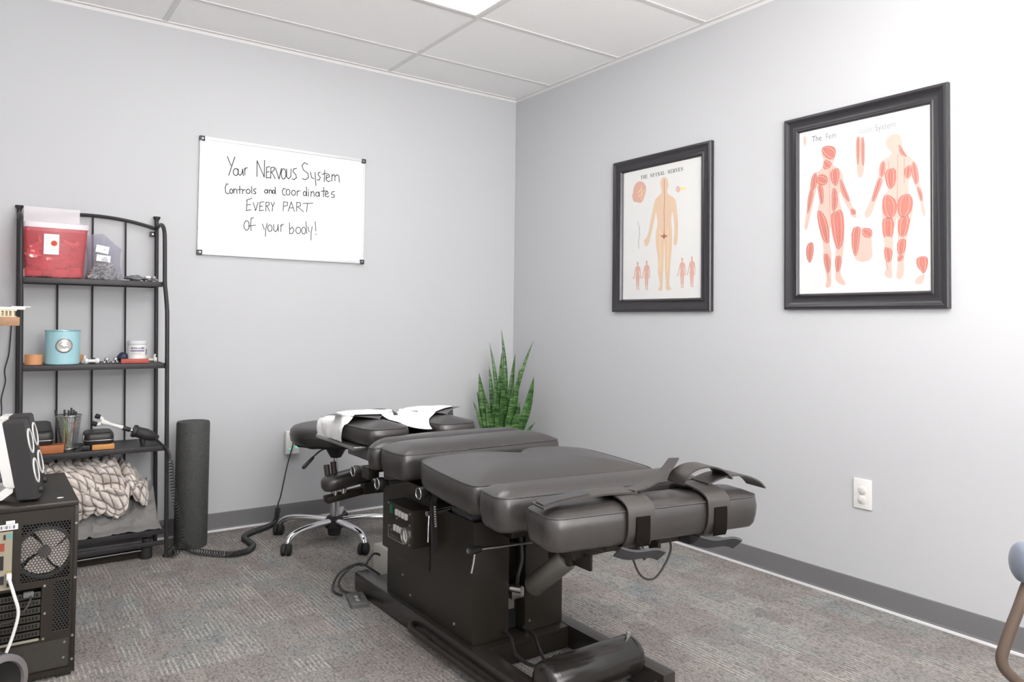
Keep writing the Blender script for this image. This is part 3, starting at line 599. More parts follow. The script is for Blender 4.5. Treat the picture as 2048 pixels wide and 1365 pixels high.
for body, u, v, colr in (('The', 148, 712, (.08, .08, .09)), ('Fem', 212, 711, (.20, .20, .21)), ('ale', 252, 709, (.62, .62, .62)), ('Mus', 312, 707, (.66, .66, .66)), ('cular', 362, 706, (.36, .36, .37)), ('System', 438, 704, (.24, .24, .25))):  # letters paled towards the middle, glare on the glass put into their colour
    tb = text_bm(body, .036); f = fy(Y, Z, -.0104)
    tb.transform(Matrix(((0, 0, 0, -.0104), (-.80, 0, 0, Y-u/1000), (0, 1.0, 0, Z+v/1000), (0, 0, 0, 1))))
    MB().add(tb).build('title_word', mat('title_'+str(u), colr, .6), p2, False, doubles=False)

# wall outlets
t = thing('wall_outlet', 'white outlet plate with two safety caps on the right wall', 'wall outlet', (-.001, -2.3735, .368))
MB().b2(-.007, -.0005, -2.410, -2.337, .366, .482, bev=.003).build('cover_plate', WHITEP, t)
for z in (.438, .402):
    MB().lathe((-.0065, -2.3735, z), (-.0125, -2.3735, z), [(0, .0165), (.6, .0165), (1, .013)], 20).build('safety_cap', mat('cap_white', (.66, .65, .62), .4), t)
t = thing('wall_outlet', 'white back-wall outlet with green indicator lights half behind the stool', 'wall outlet', (-1.454, -.001, .355))
MB().b2(-1.494, -1.418, -.032, -.0005, .358, .482, bev=.008).build('plug_adapter', WHITEP, t)
for x, z in ((-1.458, .446), (-1.470, .388), (-1.434, .392)):
    MB().b2(x-.010, x+.010, -.034, -.031, z-.003, z+.003).build('indicator_light', mat('green_led', (.1, .5, .35), .3, emit=((.05, .75, .5), 1.0)), t)
# ------------------------------------------------------------------ adjusting table
TX = -1.385
tb_ = thing('chiropractic_table', 'black steel treatment table with segmented grey vinyl cushions', 'treatment table', (TX, -1.75, 0))
def T(name, mb, m, smooth=True, angle=40, parent=None, label=None): return mb.build(name, m, parent or tb_, smooth, angle, label)
# base
b = MB(); b.b2(-1.588, -1.532, -2.295, -1.165, .004, .076, bev=.003); T('base_rail', b, RAILM)
b = MB(); b.b2(-1.214, -1.166, -2.47, -1.165, .004, .076, bev=.003); T('base_rail', b, RAILM)
b = MB(); b.b2(-1.532, -1.214, -2.045, -1.25, .060, .074, bev=.002); b.b2(-1.532, -1.214, -2.045, -2.035, .006, .060); T('base_plate', b, BLACKM)
b = MB(); b.b2(-1.532, -1.214, -2.47, -2.44, .004, .05, bev=.002); T('cross_bar', b, BLACKM)
b = MB(); b.tube(spline([(-1.592, -1.66, .035), (-1.612, -1.69, .036), (-1.616, -1.75, .036), (-1.616, -2.2, .036), (-1.616, -2.5, .036)], 5), .011, 10); T('pedal_bar', b, BLACKM)
# cabinet: left panel and right panel either side of the dark slot
b = MB()
b.b2(-1.567, -1.432, -2.010, -1.41, .076, .455, bev=.004)
b.b2(-1.368, -1.213, -2.010, -1.41, .076, .455, bev=.004)
b.b2(-1.432, -1.368, -1.955, -1.42, .076, .452)
b.b2(-1.572, -1.208, -1.735, -1.375, .23, .505, bev=.004)
b.b2(-1.225, -1.188, -2.004, -1.42, .235, .44, bev=.002)
cab = T('cabinet', b, BLACKM)
b = MB(); b.b2(-1.431, -1.369, -1.960, -1.956, .078, .452); T('slot', b, DARKIN, False, parent=cab)
for p in ((-1.567, -1.60, .11), (-1.567, -1.90, .11), (-1.567, -1.54, .165)):
    T('screw', MB().cyl(p, (p[0]-.003, p[1], p[2]), .0045, n=10), STEEL, parent=cab)
for p in ((-1.452, -2.01, .095), (-1.350, -2.01, .11), (-1.36, -2.01, .085), (-1.46, -2.01, .44)):
    T('screw', MB().cyl(p, (p[0], p[1]-.003, p[2]), .0045, n=10), STEEL, parent=cab)
b = MB(); b.box((-1.52, -1.925, .468), (.085, .13, .028), Matrix.Rotation(math.radians(-6), 3, 'Y'), .008)
T('label_ledge', b, mat('ledge', (.05, .05, .055), .25), parent=cab)
b = MB(); b.box((-1.524, -1.93, .4835), (.062, .075, .0012), Matrix.Rotation(math.radians(-6), 3, 'Y'))
T('label', b, mat('label_grey', (.32, .32, .36), .35, noise_amt=.4, noise_scale=160), False, parent=cab)
b = MB(); b.box((-1.395, -1.985, .205), (.05, .05, .035), None, .006); b.cyl((-1.42, -2.0, .225), (-1.40, -2.035, .225), .012, n=12); T('clevis', b, STEEL)
b = MB(); b.box((-1.41, -1.965, .17), (.05, .02, .05), None, .004); T('clevis_plate', b, CYLG)
# control box
b = MB(); b.b2(-1.645, -1.566, -1.748, -1.555, .318, .446, bev=.004); cb = T('control_box', b, BLACKM)
b = MB()
for (y, z) in ((-1.735, .433), (-1.735, .331), (-1.575, .440), (-1.735, .395), (-1.64, .40), (-1.60, .352)): b.cyl((-1.645, y, z), (-1.648, y, z), .004, n=10)
T('screw', b, STEEL, parent=cb)
b = MB(); b.b2(-1.650, -1.644, -1.612, -1.590, .408, .440, bev=.002); T('rocker_switch', b, mat('green_switch', (.01, .10, .05), .25), parent=cb)
def button(y, z):
    q = MB(); q.b2(-1.652, -1.644, y-.0076, y+.0076, z-.0105, z+.0105, bev=.0025); T('push_button', q, mat('button_white', (.55, .53, .53), .4), parent=cb)
for k in range(4): button(-1.641-.0235*k, .4205-.0005*k)
for k in range(3): button(-1.630-.0215*k, .3655)
q = MB(); q.lathe((-1.644, -1.714, .358), (-1.656, -1.714, .358), [(0, .027), (1, .027), (1, .023), (.8, .0225)], 28, False); ga = T('pressure_gauge', q, STEEL, parent=cb)
q = MB(); q.cyl((-1.645, -1.714, .358), (-1.650, -1.714, .358), .0225, n=28); o = q.build('gauge_dial', mat('dial_white', (.72, .72, .70), .4), cb)
q = MB(); q.box((-1.6505, -1.712, .362), (.001, .0022, .030), Matrix.Rotation(math.radians(-16), 3, 'X')); q.build('gauge_needle', BLACKP, cb, False)
q = MB()
for a in ((-1.694, -1.575, .322, .325), (-1.579, -1.575, .325, .362), (-1.694, -1.690, .325, .338)): q.b2(-1.6475, -1.6445, a[0], a[1], a[2], a[3])
q.b2(-1.6475, -1.6445, -1.60, -1.575, .362, .365); T('name_plate', q, STEEL, False, parent=cb)
q = MB()
for k in range(9): q.b2(-1.6462, -1.6448, -1.588-.0105*k-.006, -1.588-.0105*k, .328, .337)
T('embossed_lettering', q, mat('plate_letters', (.10, .09, .08), .4), False, parent=cb)
# black sub frame under the cushions
b = MB()
b.b2(-1.50, -1.27, -1.80, -1.50, .505, .560, bev=.004); b.b2(-1.53, -1.24, -1.82, -1.50, .535, .552, bev=.003)
T('upper_frame', b, BLACKM)
b = MB(); b.b2(-1.47, -1.30, -2.10, -1.78, .445, .545, bev=.006); b.box((-1.41, -2.25, .52), (.16, .40, .035), Matrix.Rotation(math.radians(-8), 3, 'Z'), .005); b.box((-1.425, -2.10, .545), (.40, .30, .018), Matrix.Rotation(math.radians(-8), 3, 'Z'), .004)
b.box((-1.44, -2.45, .525), (.30, .10, .02), Matrix.Rotation(math.radians(-8), 3, 'Z'), .004)
T('tilting_frame', b, BLACKM)
b = MB(); b.b2(-1.55, -1.23, -1.60, -1.44, .525, .554, bev=.004); b.b2(-1.70, -1.655, -1.515, -1.465, .514, .557, bev=.004); b.b2(-1.69, -1.50, -1.51, -1.47, .535, .552); T('chest_frame', b, BLACKM)
# foot bracket and cylinder
b = MB(); b.b2(-1.372, -1.300, -2.235, -2.13, .345, .47, bev=.005); b.box((-1.40, -2.30, .455), (.10, .22, .03), None, .004); b.b2(-1.46, -1.30, -2.06, -2.01, .40, .455, bev=.004)
br = T('foot_bracket', b, BLACKM)
T('bolt', MB().cyl((-1.372, -2.17, .43), (-1.385, -2.17, .43), .012, n=8), STEEL, parent=br)
T('bolt', MB().cyl((-1.352, -2.236, .37), (-1.352, -2.243, .37), .008, n=8), STEEL, parent=br)
b = MB(); b.lathe((-1.372, -2.055, .237), (-1.352, -2.205, .362), [(-.02, .010), (0, .030), (.03, .0335), (.97, .0335), (1, .030), (1.02, .016)], 28); T('actuator_cylinder', b, CYLG)
b = MB(); b.b2(-1.40, -1.24, -2.285, -2.215, .385, .425, bev=.004); b.b2(-1.355, -1.345, -2.31, -2.22, .35, .44, bev=.002); b.cyl((-1.345, -2.27, .40), (-1.27, -2.28, .415), .010, n=12); T('link_bracket', b, BLACKM)
b = MB(); b.box((-1.40, -2.56, .52), (.26, .06, .035), Matrix.Rotation(math.radians(-8), 3, 'Z'), .004); b.tube([(-1.43, -2.58, .51), (-1.42, -2.60, .475)], .008, 8); b.lathe((-1.395, -2.60, .505), (-1.385, -2.60, .505), [(0, .018), (1, .018)], 14); b.box((-1.41, -2.44, .49), (.05, .24, .03), Matrix.Rotation(math.radians(-8), 3, 'Z'), .004); T('footrest_bracket', b, BLACKM)
b = MB(); b.b2(-1.30, -1.235, -2.64, -2.58, .50, .53, bev=.006); T('latch', b, BLACKP)
# air tank with end caps, lying across the rails
b = MB(); b.lathe((-1.572, -2.362, .102), (-1.222, -2.362, .102), [(0, .0), (0, .031), (.012, .046), (.04, .055), (.075, .058), (.08, .0565), (.09, .058), (.91, .058), (.92, .0565), (.925, .058), (.96, .055), (.988, .046), (1, .031), (1, 0)], 40, False); tk = T('air_tank', b, BLACKG)
T('tank_fitting', MB().lathe((-1.255, -2.365, .156), (-1.253, -2.368, .172), [(0, .008), (1, .006)], 10), STEEL, parent=tk)
for pts in ([(-1.455, -2.012, .098), (-1.46, -2.06, .10), (-1.50, -2.15, .085), (-1.51, -2.27, .10), (-1.495, -2.33, .150)], [(-1.375, -2.012, .095), (-1.37, -2.06, .088), (-1.42, -2.16, .082), (-1.47, -2.26, .10), (-1.475, -2.33, .150)]):
    T('air_hose', MB().tube(spline(pts, 8), .0055, 8), BLACKP)
T('air_hose', MB().tube(spline([(-1.385, -2.0, .40), (-1.39, -2.02, .32), (-1.405, -2.022, .27), (-1.40, -2.01, .235)], 8), .006, 8), BLACKP)
# knobs on rods
def knob(c, xe, r=.021, rr=.0065, name='adjustment_knob'):
    k = MB(); k.lathe((c[0]-.012, c[1], c[2]), (c[0]+.012, c[1], c[2]), [(0, r*.7), (0, r*.92), (.15, r), (.85, r), (1, r*.9)], 26); k.lathe((c[0]+.010, c[1], c[2]), (c[0]+.030, c[1], c[2]), [(0, r*.55), (1, r*.5)], 16); kk = T(name, k, BLACKP)
    T('knob_rim', MB().tube([(c[0]-.0125, c[1]+r*.86*math.cos(a*PI/14), c[2]+r*.86*math.sin(a*PI/14)) for a in range(28)], .0022, 6, True), CHROME, parent=kk)
    T('knob_rod', MB().cyl((c[0]+.028, c[1], c[2]), (xe, c[1], c[2]), rr, n=12), STEEL, parent=kk)
knob((-1.675, -1.357, .516), -1.53, .020, .0035)
knob((-1.675, -1.565, .508), -1.47)
knob((-1.657, -1.835, .5245), -1.50, .0205, .0072)
# levers
b = MB(); b.ribbon(spline([(-1.625, -1.87, .522), (-1.632, -1.868, .50), (-1.627, -1.862, .45), (-1.622, -1.858, .40), (-1.618, -1.855, .345), (-1.616, -1.854, .335)], 5), (.020, .0, 0), None, .008)
lv = T('lever_handle', b, BLACKP)
b = MB()
for k in range(9): b.b2(-1.634+.0008*k, -1.628+.0008*k, -1.8745+.0003*k, -1.8725+.0003*k, .482-.0078*k, .4865-.0078*k)
T('lever_lettering', b, mat('lever_white', (.6, .6, .6), .5), False, parent=lv)
b = MB(); b.cyl((-1.652, -1.86, .462), (-1.56, -1.85, .465), .0085, n=14); b.cyl((-1.56, -1.85, .465), (-1.44, -1.84, .468), .006, n=10); b.tube([(-1.645, -1.862, .458), (-1.650, -1.868, .42), (-1.652, -1.87, .375)], .0028, 6); T('release_lever', b, CHROME)
b = MB(); b.cyl((-1.585, -2.065, .391), (-1.375, -2.065, .380), .0048, n=10); b.tube([(-1.60, -2.066, .383), (-1.605, -2.068, .355), (-1.612, -2.068, .325)], .0028, 6); l2 = T('release_lever', b, STEEL)
b = MB(); b.lathe((-1.622, -2.065, .392), (-1.578, -2.065, .391), [(0, .010), (.05, .0125), (.6, .0125), (1, .009)], 16); T('lever_grip', b, BLACKP, parent=l2)
T('bolt', MB().cyl((-1.622, -2.065, .392), (-1.6245, -2.065, .392), .007, n=10), STEEL, parent=l2)

# cushions
def rrect(a, b, r, n=7):
    out = []
    for cx, cy, s in ((a-r, b-r, 0), (-a+r, b-r, 1), (-a+r, -b+r, 2), (a-r, -b+r, 3)):
        for k in range(n+1):
            t = (s+k/n)*PI/2; out.append((cx+r*math.cos(t), cy+r*math.sin(t)))
    return out
def chaikin(p, it=2):
    for _ in range(it):
        q = []
        for i in range(len(p)):
            a, b_ = p[i], p[(i+1) % len(p)]
            q += [(.75*a[0]+.25*b_[0], .75*a[1]+.25*b_[1]), (.25*a[0]+.75*b_[0], .25*a[1]+.75*b_[1])]
        p = q
    return p
def dense(p, step=.02):
    q = []
    for i in range(len(p)):
        a = Vector(p[i]); b_ = Vector(p[(i+1) % len(p)]); n = max(1, int((b_-a).length/step))
        q += [tuple(a+(b_-a)*k/n) for k in range(n)]
    return q
def cushion(name, out, c, yaw, zb, zp, zt, bulge=.004, tilt=0.0, parent=None, m=None, label=None, dip=None, crown=1.0, pipe=True):
    out = dense(out)
    xs = [p[0] for p in out]; ys = [p[1] for p in out]; A = max(map(abs, xs)); B = max(map(abs, ys))
    M = Matrix.Translation(c) @ Matrix.Rotation(yaw, 4, 'Z') @ Matrix.Rotation(tilt, 4, 'Y')
    def ring(d, z):
        s1, s2 = 1-d/A, 1-d/B
        R = []
        for x, y in out:
            zz = z
            if dip and d > .004: zz = z-dip(x*s1, y*s2)
            R.append(M @ Vector((x*s1, y*s2, zz)))
        return R
    hs = zp-zb; hc = zt-zp
    rg = [ring(.03, zb), ring(.008, zb+.004), ring(.002, zb+.014), ring(-bulge*.7, zb+hs*.45), ring(-bulge, zb+hs*.7), ring(-.001, zp-.004), ring(.0015, zp)]
    k0 = len(rg)-1
    for t in (.02, .05, .09, .15, .25, .38, .55, .75, .93):
        rg.append(ring(t*B, zp+hc*(1-(1-t)**(3.0*crown))))
    mb = MB(); mb.rings(rg)
    o = mb.build(name, m or LEATHER, parent or tb_, True, 60, label)
    if pipe:
        pp = MB(); pp.tube(ring(.001, zp), .0026, 6, True); pp.build('piping', LEATHER_D, o)
    return o
# pelvic cushion with its notch at the far edge
o3 = [(-.305, -.235), (-.27, -.24), (.27, -.24), (.305, -.235), (.312, -.10), (.312, .10), (.290, .19), (.235, .228), (.12, .232), (.075, .20), (.045, .135), (.005, .125), (-.04, .165), (-.10, .225), (-.16, .238), (-.24, .222), (-.295, .185), (-.312, .10), (-.312, -.10)]
Y8 = math.radians(-8)
cushion('pelvic_cushion', chaikin(o3, 2), (-1.412, -2.085, 0), Y8, .553, .636, .662)
cushion('thigh_cushion', rrect(.322, .066, .035), (-1.440, -2.418, 0), Y8, .545, .637, .656)
ft = cushion('footrest_cushion', rrect(.318, .070, .035), (-1.425, -2.605, 0), math.radians(-9.5), .540, .624, .640)
# upper chest cushions with a saddle dip
o2 = [(-.30, -.108), (.30, -.108), (.328, -.095), (.332, .05), (.29, .10), (.16, .108), (-.16, .108), (-.29, .10), (-.332, .05), (-.328, -.095)]
cushion('lumbar_cushion', chaikin(o2, 2), (-1.380, -1.690, 0), 0, .553, .641, .667)
o1 = [(-.325, -.080), (.325, -.080), (.340, -.05), (.335, -.02), (.25, .015), (.16, .075), (.09, .095), (-.09, .095), (-.16, .075), (-.25, .015), (-.335, -.02), (-.340, -.05)]
cushion('chest_cushion', chaikin(o1, 2), (-1.378, -1.520, 0), 0, .556, .634, .660)
# head piece
oh = [(-.098, -.225), (-.06, -.266), (.06, -.266), (.098, -.225), (.098, .14), (.07, .19), (-.06, .20), (-.095, .16)]
hl = cushion('face_cushion', chaikin(oh, 2), (-1.545, -1.10, 0), math.radians(2), .596, .662, .697, .006)
hr = cushion('face_cushion', chaikin([(-x, y) for x, y in oh][::-1], 2), (-1.225, -1.10, 0), math.radians(-2), .596, .662, .697, .006)
cushion('forehead_cushion', rrect(.075, .085, .05), (-1.385, -.945, 0), 0, .600, .660, .688, .004)
b = MB(); b.b2(-1.66, -1.11, -1.30, -.90, .580, .594, bev=.003); hp = T('head_plate', b, STEEL)
b = MB(); b.b2(-1.60, -1.53, -1.30, -1.10, .535, .580, bev=.004); b.b2(-1.46, -1.31, -1.36, -1.0, .535, .580, bev=.004); b.b2(-1.45, -1.32, -1.45, -1.30, .53, .56); T('head_bracket', b, mat('bracket_grey', (.13, .125, .12), .4, metal=.5))
# arm rest hung below the head end, with its bracket and pegs
am = Matrix.Translation((-1.545, -1.03, 0)) @ Matrix.Rotation(math.radians(-4), 4, 'Y')
b = MB(); orr = rrect(.115, .05, .045)
rg = []
for d, z in ((.03, .372), (.01, .376), (.001, .39), (-.001, .405), (.001, .420), (.012, .431), (.03, .434)):
    rg.append([(-1.556+(x*(1-d/.115)), -1.01+y*(1-d/.05), z+.055*x/.115*.28+.012) for x, y in orr])
b.rings(rg); ar = T('arm_rest', b, LEATHER, True, 60)
b = MB(); b.box((-1.56, -1.02, .352), (.20, .05, .026), Matrix.Rotation(math.radians(-7), 3, 'Y'), .003); b.box((-1.475, -1.04, .375), (.06, .05, .05), None, .003); b.box((-1.425, -1.04, .362), (.05, .04, .028), None, .003)
b.tube([(-1.45, -1.10, .392), (-1.44, -1.25, .43), (-1.42, -1.40, .50)], .012, 8); b.box((-1.40, -1.34, .48), (.05, .10, .10), None, .004); T('arm_bracket', b, BLACKM)
b = MB(); b.cyl((-1.62, -1.03, .352), (-1.62, -1.03, .375), .008, n=10); b.cyl((-1.585, -1.03, .356), (-1.585, -1.03, .38), .012, n=10); T('arm_post', b, CHROME)
for x, z0, z1 in ((-1.632, .42, .472), (-1.603, .425, .482)):
    T('hand_peg', MB().lathe((x, -.975, z0), (x-.004, -.965, z1), [(0, .0125), (.9, .0125), (1, .011)], 16), mat('peg_brown', (.045, .032, .03), .5))

# ankle straps round the footrest cushion
fc = Vector((-1.425, -2.605, 0)); fr = Matrix.Rotation(math.radians(-9.5), 3, 'Z')
def fpt(u, v, z): return fc + fr @ Vector((u, v, 0)) + Vector((0, 0, z))
def loop_pts(off=.006):
    pts = []
    prof = [(-.070, .560), (-.0765, .585), (-.0765, .612), (-.070, .630), (-.045, .642), (0, .647), (.045, .642), (.070, .630), (.0765, .60), (.074, .56), (.05, .538), (0, .534), (-.05, .538)]
    return [(v*(1+off/.075), z+(off if z > .6 else -off*.6 if z < .55 else 0)) for v, z in prof]
def strap(u0, wd, lab):
    P = spline([fpt(u0, v, z) for v, z in loop_pts()], 4, True)
    R = []
    ax = fr @ Vector((1, 0, 0)); m = len(P)
    for i in range(m):
        t = (P[(i+1) % m]-P[i-1]).normalized(); n = ax.cross(t).normalized()*.0022
        R.append([P[i]-ax*wd/2-n, P[i]+ax*wd/2-n, P[i]+ax*wd/2+n, P[i]-ax*wd/2+n])
    mb = MB(); vs = [[mb.v(p) for p in r] for r in R]
    for i in range(m):
        a, b_ = vs[i], vs[(i+1) % m]
        for k in range(4): mb.face([a[k], a[(k+1) % 4], b_[(k+1) % 4], b_[k]])
    s = mb.build('ankle_strap', STRAPM, tb_, True, 40)
    vb = MB(); R = []
    for v, z in ((-.0800, .540), (-.0850, .552), (-.0862, .575), (-.0867, .60), (-.0858, .613)):
        R.append([fpt(u0-.018, v, z), fpt(u0+.022, v, z), fpt(u0+.022, v-.003, z), fpt(u0-.018, v-.003, z)])
    vb.rings(R).build('velcro_patch', VELCRO, s)
    fl = MB(); fl.ribbon(spline([fpt(u0-.05, -.055, .526), fpt(u0-.02, -.075, .520), fpt(u0+.03, -.085, .522), fpt(u0+.055, -.09, .514)], 5), list([fr @ Vector((.0, .034, -.028))]*16), None, .006)
    fl.build('strap_tail', VELCRO_G, s)
    return s
s1 = strap(-.075, .078, '')
s2 = strap(.165, .070, '')
wv_ = fr @ Vector((0, .062, 0))
mb = MB(); pl = spline([fpt(-.05, 0, .656), fpt(-.10, .002, .658), fpt(-.16, -.002, .660), fpt(-.225, -.010, .658), fpt(-.285, -.014, .653), fpt(-.325, -.018, .646)], 5)
mb.ribbon(pl, [wv_]*len(pl), None, .005); q = mb.build('strap_tail', STRAPM, s1)
mb = MB(); pl = [p+Vector((0, 0, .0045)) for p in pl[12:-1]]; mb.ribbon(pl, [wv_*.62]*len(pl), None, .003); mb.build('velcro_strip', VELCRO_G, s1)
mb = MB(); pl = spline([fpt(-.06, .0, .657), fpt(-.02, .005, .660), fpt(.03, .02, .668), fpt(.085, .035, .690), fpt(.125, .05, .716)], 5); wl = [fr @ Vector((0, .066-.0012*i, -.008)) for i in range(len(pl))]
mb.ribbon(pl, wl, None, .004); mb.build('strap_tail', STRAPM, s1)
mb = MB(); pl = spline([fpt(.10, .01, .660), fpt(.105, .0, .685), fpt(.135, -.005, .702), fpt(.18, -.005, .704), fpt(.225, -.005, .690), fpt(.25, -.005, .668)], 6); mb.ribbon(pl, [wv_*1.1]*len(pl), None, .004); mb.build('strap_tail', STRAPM, s2)
mb = MB(); pl = spline([fpt(.18, .01, .657), fpt(.23, .005, .672), fpt(.28, -.01, .676), fpt(.325, -.02, .660), fpt(.345, -.025, .640)], 6); mb.ribbon(pl, [wv_*1.15]*len(pl), None, .004); mb.build('strap_tail', STRAPM, s2)
# cable loop under the foot end
T('cable_loop', MB().tube(spline([fpt(-.06, -.01, .535), fpt(-.055, -.02, .49), fpt(-.03, -.02, .445), fpt(.015, -.01, .428), fpt(.055, .0, .45), fpt(.078, .0, .495), fpt(.065, .0, .535)], 8), .0028, 8), BLACKP)

# paper sheet over the face cushions
from mathutils.bvhtree import BVHTree
trees = []
for o in (hl, hr):
    mw = W[o]; me = o.data
    trees.append(BVHTree.FromPolygons([mw @ v.co for v in me.vertices], [tuple(p.vertices) for p in me.polygons]))
def pad_z(x, y):
    best = None
    for t in trees:
        h = t.ray_cast(Vector((x, y, 1.0)), Vector((0, 0, -1)))
        if h[0] is not None and (best is None or h[0].z > best): best = h[0].z
    return best
mb = MB(); mrows = 22; g0 = []
prof = [(-1.653, .597), (-1.655, .612), (-1.656, .630), (-1.654, .648), (-1.6505, .662)] + [(-1.643+k*.0088, None) for k in range(60)] + [(-1.116, .655), (-1.113, .632)]
for i, (x, z) in enumerate(prof):
    row = []
    for j in range(mrows+1):
        t = j/mrows
        near = -1.195+.018*math.sin(i*.13+.6)-.17*math.exp(-((x+1.385)/.055)**2)-.03*max(0, min(1, (x+1.45)/.15))+.10*max(0, (x+1.25)/.14); far = -.93+.015*math.sin(i*.17)
        y = near+(far-near)*t
        if z is None:
            h = pad_z(x, y); zz = (max(h, .655) if h is not None else .648)+.0045
        else: zz = z
        wob = .003*abs(noise.noise(Vector((x*30, y*22, 5))))
        xx = x - ((.003+.014*abs(noise.noise(Vector((y*22, zz*14, 1))))) if (z is not None and i < 4) else 0)
        row.append([xx, y, zz+wob])
    g0.append(row)
for _ in range(2):     # paper does not follow the gap sharply
    g1 = [[list(p) for p in r] for r in g0]
    for i in range(5, len(g0)-3):
        for j in range(mrows+1):
            m_ = (g0[i-1][j][2]+g0[i+1][j][2])/2
            if m_ > g0[i][j][2]: g1[i][j][2] = m_
    g0 = g1
g0 = [[mb.v(p) for p in r] for r in g0]
for a, b_ in zip(g0, g0[1:]):
    for j in range(mrows): mb.face([a[j], a[j+1], b_[j+1], b_[j]])
lone('paper_sheet', mb, PAPER, 'white paper sheet draped over the headrest of the treatment table', 'paper', (-1.385, -1.14, .66))
# ------------------------------------------------------------------ rolling stool
SX, SY = -1.385, -.45
st = thing('rolling_stool', 'round black padded stool on a chrome five-arm caster base behind the headrest', 'stool', (SX, SY, 0))
MB().lathe((SX, SY, .480), (SX, SY, .566), [(0, .0), (0, .17), (.03, .208), (.15, .217), (.5, .222), (.74, .219), (.88, .208), (.96, .185), (1.0, .12), (1.02, .0)], 48, False).build('seat', STOOLV, st, True, 70)
MB().tube([(SX+.2205*math.cos(a*PI/30), SY+.2205*math.sin(a*PI/30), .5225) for a in range(60)], .0022, 6, True).build('seat_seam', LEATHER_D, st)
mb = MB(); n = 60; R = []
for z, k in ((.482, 0), (.470, 1)):
    R.append([(SX+(.206-.012*k+.006*k*math.sin(i*2.7))*math.cos(2*PI*i/n), SY+(.206-.012*k+.006*k*math.sin(i*2.7))*math.sin(2*PI*i/n), z+(.008*noise.noise(Vector((i*.9, 0, 3))) if k else 0)) for i in range(n)])
mb.rings(R).build('frayed_lining', RUBBER, st)
mb = MB(); mb.box((SX, SY, .462), (.15, .15, .02), None, .004); mb.lathe((SX, SY, .455), (SX, SY, .40), [(0, .05), (.4, .045), (1, .026)], 20); mb.build('seat_mechanism', BLACKP, st)
mb = MB(); mb.cyl((SX, SY, .20), (SX, SY, .42), .0135, n=18); mb.cyl((SX, SY, .08), (SX, SY, .27), .023, n=20); mb.build('gas_column', CHROME, st)
mb = MB(); mb.tube(spline([(SX-.03, SY-.02, .458), (SX-.10, SY-.06, .45), (SX-.16, SY-.10, .425)], 5), .0045, 8); lv2 = mb.build('height_lever', STEEL, st)
MB().lathe((SX-.150, SY-.095, .428), (SX-.215, SY-.14, .392), [(0, .006), (.2, .0085), (.9, .0095), (1, .007)], 12).build('lever_grip', BLACKP, lv2)
MB().lathe((SX, SY, .022), (SX, SY, .115), [(0, .030), (.35, .034), (.4, .045), (.85, .045), (1, .032)], 24).build('hub', BLACKP, st)
for k in range(5):
    a = math.radians(203+72*k); ca, sa = math.cos(a), math.sin(a)
    def q(r, z, s=0): return (SX+r*ca-s*sa, SY+r*sa+s*ca, z)
    pl = spline([q(.04, .092), q(.12, .094), q(.20, .092), q(.255, .083), q(.287, .066), q(.297, .048)], 5)
    mb = MB(); R = []
    for i, p in enumerate(pl):
        t = i/(len(pl)-1); w = .020-.005*t
        tg = (Vector(pl[min(i+1, len(pl)-1)])-Vector(pl[max(i-1, 0)])).normalized(); sd = Vector((-sa, ca, 0)); u_ = tg.cross(sd)*-1
        R.append([p+sd*w*math.cos(b_*PI/6)+u_*.0150*math.sin(b_*PI/6) for b_ in range(12)])
    mb.rings(R).build('base_arm', CHROME, st, True, 60)
    cw = MB(); ang = a+math.radians((40, -50, 60, 20, 100)[k]); dv = Vector((math.cos(ang), math.sin(ang), 0)); c0 = Vector(q(.300, .0265))+dv*.012
    ax = Vector((-dv.y, dv.x, 0))
    for s in (-1, 1): cw.lathe(c0+ax*.004*s, c0+ax*.024*s, [(0, .0245), (.2, .026), (.75, .026), (1, .019)], 20)
    cs = cw.build('caster_wheel', RUBBER, st)
    hd = MB(); hd.cyl(q(.297, .030), q(.297, .056), .010, n=12); hd.box(c0+Vector((0, 0, .012))-dv*.012, (.03, .03, .03), Matrix.Rotation(ang, 3, 'Z'), .005); hd.build('caster_fork', BLACKP, cs)

# ------------------------------------------------------------------ corner plant
px_, py_ = -.235, -.235
pt = thing('snake_plant', 'tall green banded snake plant in the room corner behind the table', 'potted plant', (px_, py_, 0))
MB().lathe((px_, py_, .0), (px_, py_, .33), [(0, .10), (.02, .105), (.9, .135), (.92, .145), (1, .145), (1, .132), (.93, .128), (.93, .0)], 32, False).build('pot', mat('plant_pot', (.09, .085, .08), .6, noise_amt=.2), pt)
MB().lathe((px_, py_, .29), (px_, py_, .312), [(0, .125), (1, .128), (1.1, .0)], 24).build('soil', mat('soil', (.03, .022, .016), .95, noise_amt=.6, noise_scale=120, bump=.8), pt)
LEAF = leaf_mat()
RV = Vector((rt.x, rt.y, 0)); FV = Vector((fw.x, fw.y, 0)).normalized()
# lateral base, lateral tip, tip height, depth offset, width, bow
leaves = [(-.055, -.018, 1.032, .02, .038, .034), (-.058, -.090, .950, .035, .032, .02), (-.030, -.012, .890, -.01, .046, .0), (-.115, -.148, .770, -.03, .058, -.012), (-.080, -.092, .815, .05, .036, .0),
 (-.02, .008, .755, -.05, .040, .0), (.058, .070, .882, .03, .044, -.008), (.085, .182, .970, .045, .036, -.035), (.075, .097, .800, -.03, .044, .0), (.120, .182, .752, -.045, .060, .02),
 (-.145, -.162, .650, .01, .050, .0), (-.150, -.180, .600, -.06, .032, .0), (.035, .050, .640, .05, .050, .0), (.00, .005, .670, -.02, .056, .0), (.05, .06, .70, -.06, .046, .0), (.13, .195, .485, -.07, .036, .0), (-.09, -.10, .62, -.07, .05, .0),
 (-.06, -.055, .70, -.04, .055, .0), (-.02, -.03, .60, -.07, .055, .0), (.02, .03, .56, -.08, .05, .0), (.085, .10, .60, -.07, .055, .0), (-.11, -.125, .56, -.06, .05, .0)]
